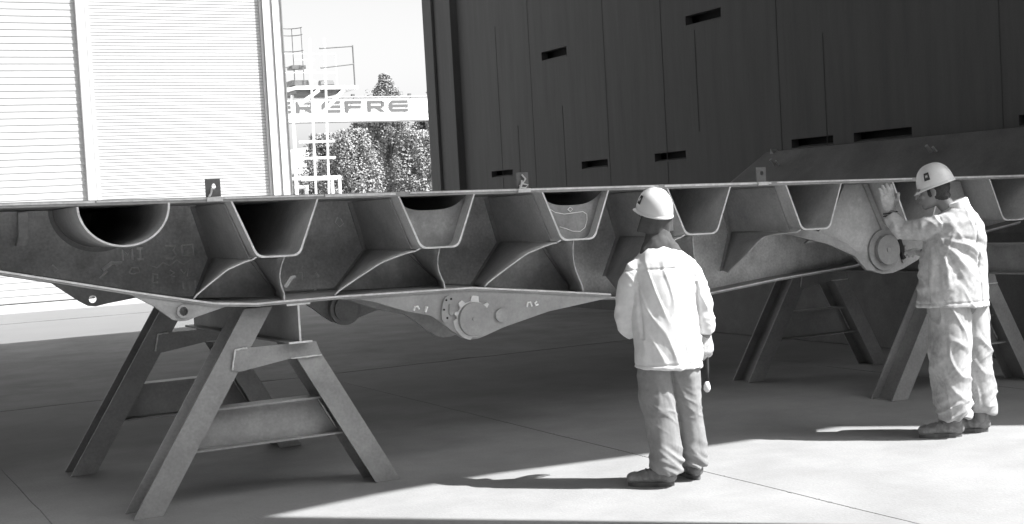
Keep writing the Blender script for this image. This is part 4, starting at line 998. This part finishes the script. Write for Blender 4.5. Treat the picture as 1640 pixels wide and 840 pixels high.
# cuff of the glove follows the hand matrix
k0 = len(sb.v) - 20 * 6
sb.xf(hB, k0)
child('glove', fuse('glove', sb, .004, 2, lambda p, q: .0022 * noise.noise(p * 60)), glovem, pb, label='pale work glove raised to the deck edge')
sb = SB(); hand(sb, hB2, .4, thick=1.22); child('glove', fuse('glove', sb, .004, 2), glovem, pb)
mb = MB()
for q in (-.004, .012): mb.tube([(-.364 + .046 * math.cos(a), .158 + .040 * math.sin(a), 1.505 + q + .006 * math.cos(a)) for a in [2 * math.pi * k / 20 for k in range(21)]], .0045, 6)
local_mesh('wrist_band', mb.v, mb.f, rubber, pb)
for q in (-1, 1):
    sb = SB(); sb.ball((q * .030, .083, .002), (.011, .011, .010), n=8); sb.xf(HB); child('eye', fuse('eye', sb, .0025, 0), mat('eye_white', .35, .2, .1), pb)
sb = SB(); sb.ball((0, -.030, .018), (.082, .092, .095)); sb.ball((0, -.055, -.045), (.062, .055, .055)); sb.ball((.068, .02, -.005), (.012, .014, .034)); sb.ball((-.068, .02, -.005), (.012, .014, .034)); sb.xf(HB)
child('hair', fuse('hair', sb, .005, 2, lambda p, q: .003 * noise.noise(p * 70)), hairm, pb)
helmet(pb, T(-.085, .03, 1.688) @ rz(1.30) @ Matrix.Rotation(-.30, 4, 'X'), '', face_emblem=1)
# trousers
sb = SB()
sb.loft([(-.052, -.02, 1.0, .135, .14), (-.05, -.02, .82, .138, .145), (-.058, -.03, .62, .137, .140), (-.062, -.03, .46, .132, .132), (-.058, -.03, .30, .118, .122), (-.045, -.03, .20, .112, .116), (-.04, -.03, .13, .100, .105)], (1, 0, 0), 26, dome=False)
sb.loft([(.115, .07, 1.0, .115, .14), (.125, .08, .82, .120, .135), (.135, .085, .62, .112, .125), (.148, .09, .46, .104, .115), (.168, .09, .30, .095, .105), (.178, .09, .20, .090, .10), (.178, .09, .13, .082, .092)], (1, 0, 0), 26, dome=False)
def dtb(p, q):
    low = max(0, 1 - p.z / .34)
    d = .008 * noise.noise(Vector((p.x * 9, p.y * 9, p.z * 3 + 5))) + .006 * noise.noise(Vector((p.x * 17 + 4, p.y * 15, p.z * 8)))
    d += .012 * max(0, ridged(Vector((p.x * 8 + p.z * 1.5, p.y * 6, p.z * 4 + p.x * 3))) - .6) * 2
    kn = math.exp(-((p.z - .50) / .12) ** 2)
    d += .009 * kn * max(0, ridged(Vector((p.x * 5, p.y * 5, p.z * 14 - p.x * 12))) - .45)
    d += .040 * low * (ridged(Vector((p.x * 4 + 1, p.y * 4, p.z * 15 - 12 * p.x))) - .35)
    return d
child('trousers', fuse('trousers', sb, .0066, 2, dtb), trouser_b, pb)
# jacket
sb = SB()
sb.loft([(-.020, .0, .872, .243, .178), (-.018, .0, .92, .240, .175), (-.012, 0, 1.02, .230, .168), (-.005, 0, 1.14, .222, .160), (.012, .0, 1.26, .208, .155), (.030, 0, 1.36, .190, .148), (.042, .0, 1.44, .158, .13), (.045, .0, 1.50, .11, .10), (.045, .0, 1.535, .085, .085)], (1, 0, 0), 36, dome=False)
sb.loft([(-.02, -.05, 1.415, .088, .085), (-.11, -.02, 1.41, .080, .080), (-.19, .02, 1.40, .072, .074), (-.25, .06, 1.39, .068, .070), (-.295, .085, 1.39, .060, .062)], (0, 1, 0), 22)
sb.loft([(-.300, .085, 1.375, .058, .060), (-.332, .11, 1.42, .060, .060), (-.352, .135, 1.465, .054, .054), (-.362, .15, 1.50, .048, .048)], (1, 0, 0), 22, dome=False)
sb.loft([(.09, .10, 1.39, .08, .08), (.05, .2, 1.30, .07, .07), (.01, .28, 1.25, .062, .062), (-.06, .37, 1.225, .052, .052)], (0, .3, 1), 22, dome=False)
def djb(p, q):
    d = .006 * noise.noise(Vector((p.x * 11, p.y * 8, p.z * 5))) + .0035 * noise.noise(p * 26)
    if p.x < -.20 or (p.z > 1.30 and p.x < -.10):      # sleeve
        d += .010 * (ridged(Vector((p.x * 17 + p.z * 8, p.y * 6, p.z * 9))) - .4)
    elif q.y < .45:
        vx, vz = p.x + .17, p.z - 1.36                  # drape lines fan out from the armpit
        r = math.hypot(vx, vz); a = math.atan2(vz, vx)
        w = math.sin(a * 15 + 5.5 * r + 1.2 * noise.noise(p * 6))
        d += .010 * (abs(w) ** 1.6 * math.copysign(1, w)) * math.exp(-((r - .27) / .15) ** 2) * max(0, min(1, (1.36 - p.z) / .06))
        d += .006 * max(0, ridged(Vector((p.x * 9, p.y * 4, p.z * 5))) - .6) * 2
        d -= .007 * math.exp(-((p.x - .13 + (p.z - 1.1) * .05) / .006) ** 2)
    d -= .005 * math.exp(-((p.z - .905) / .005) ** 2)
    return d
child('jacket', fuse('jacket', sb, .0062, 2, djb), jacket_b, pb)
sb = SB(); sb.loft([(.045, .0, 1.515, .088, .086), (.038, .0, 1.545, .082, .082), (.028, .0, 1.575, .080, .080)], (1, 0, 0), 26, dome=False)
child('collar', fuse('collar', sb, .006, 2, lambda p, q: .003 * noise.noise(p * 30)), jacket_a, pb)
boot(pb, T(-.092, -.024, 0) @ rz(1.42)); boot(pb, T(.128, .100, 0) @ rz(1.35))
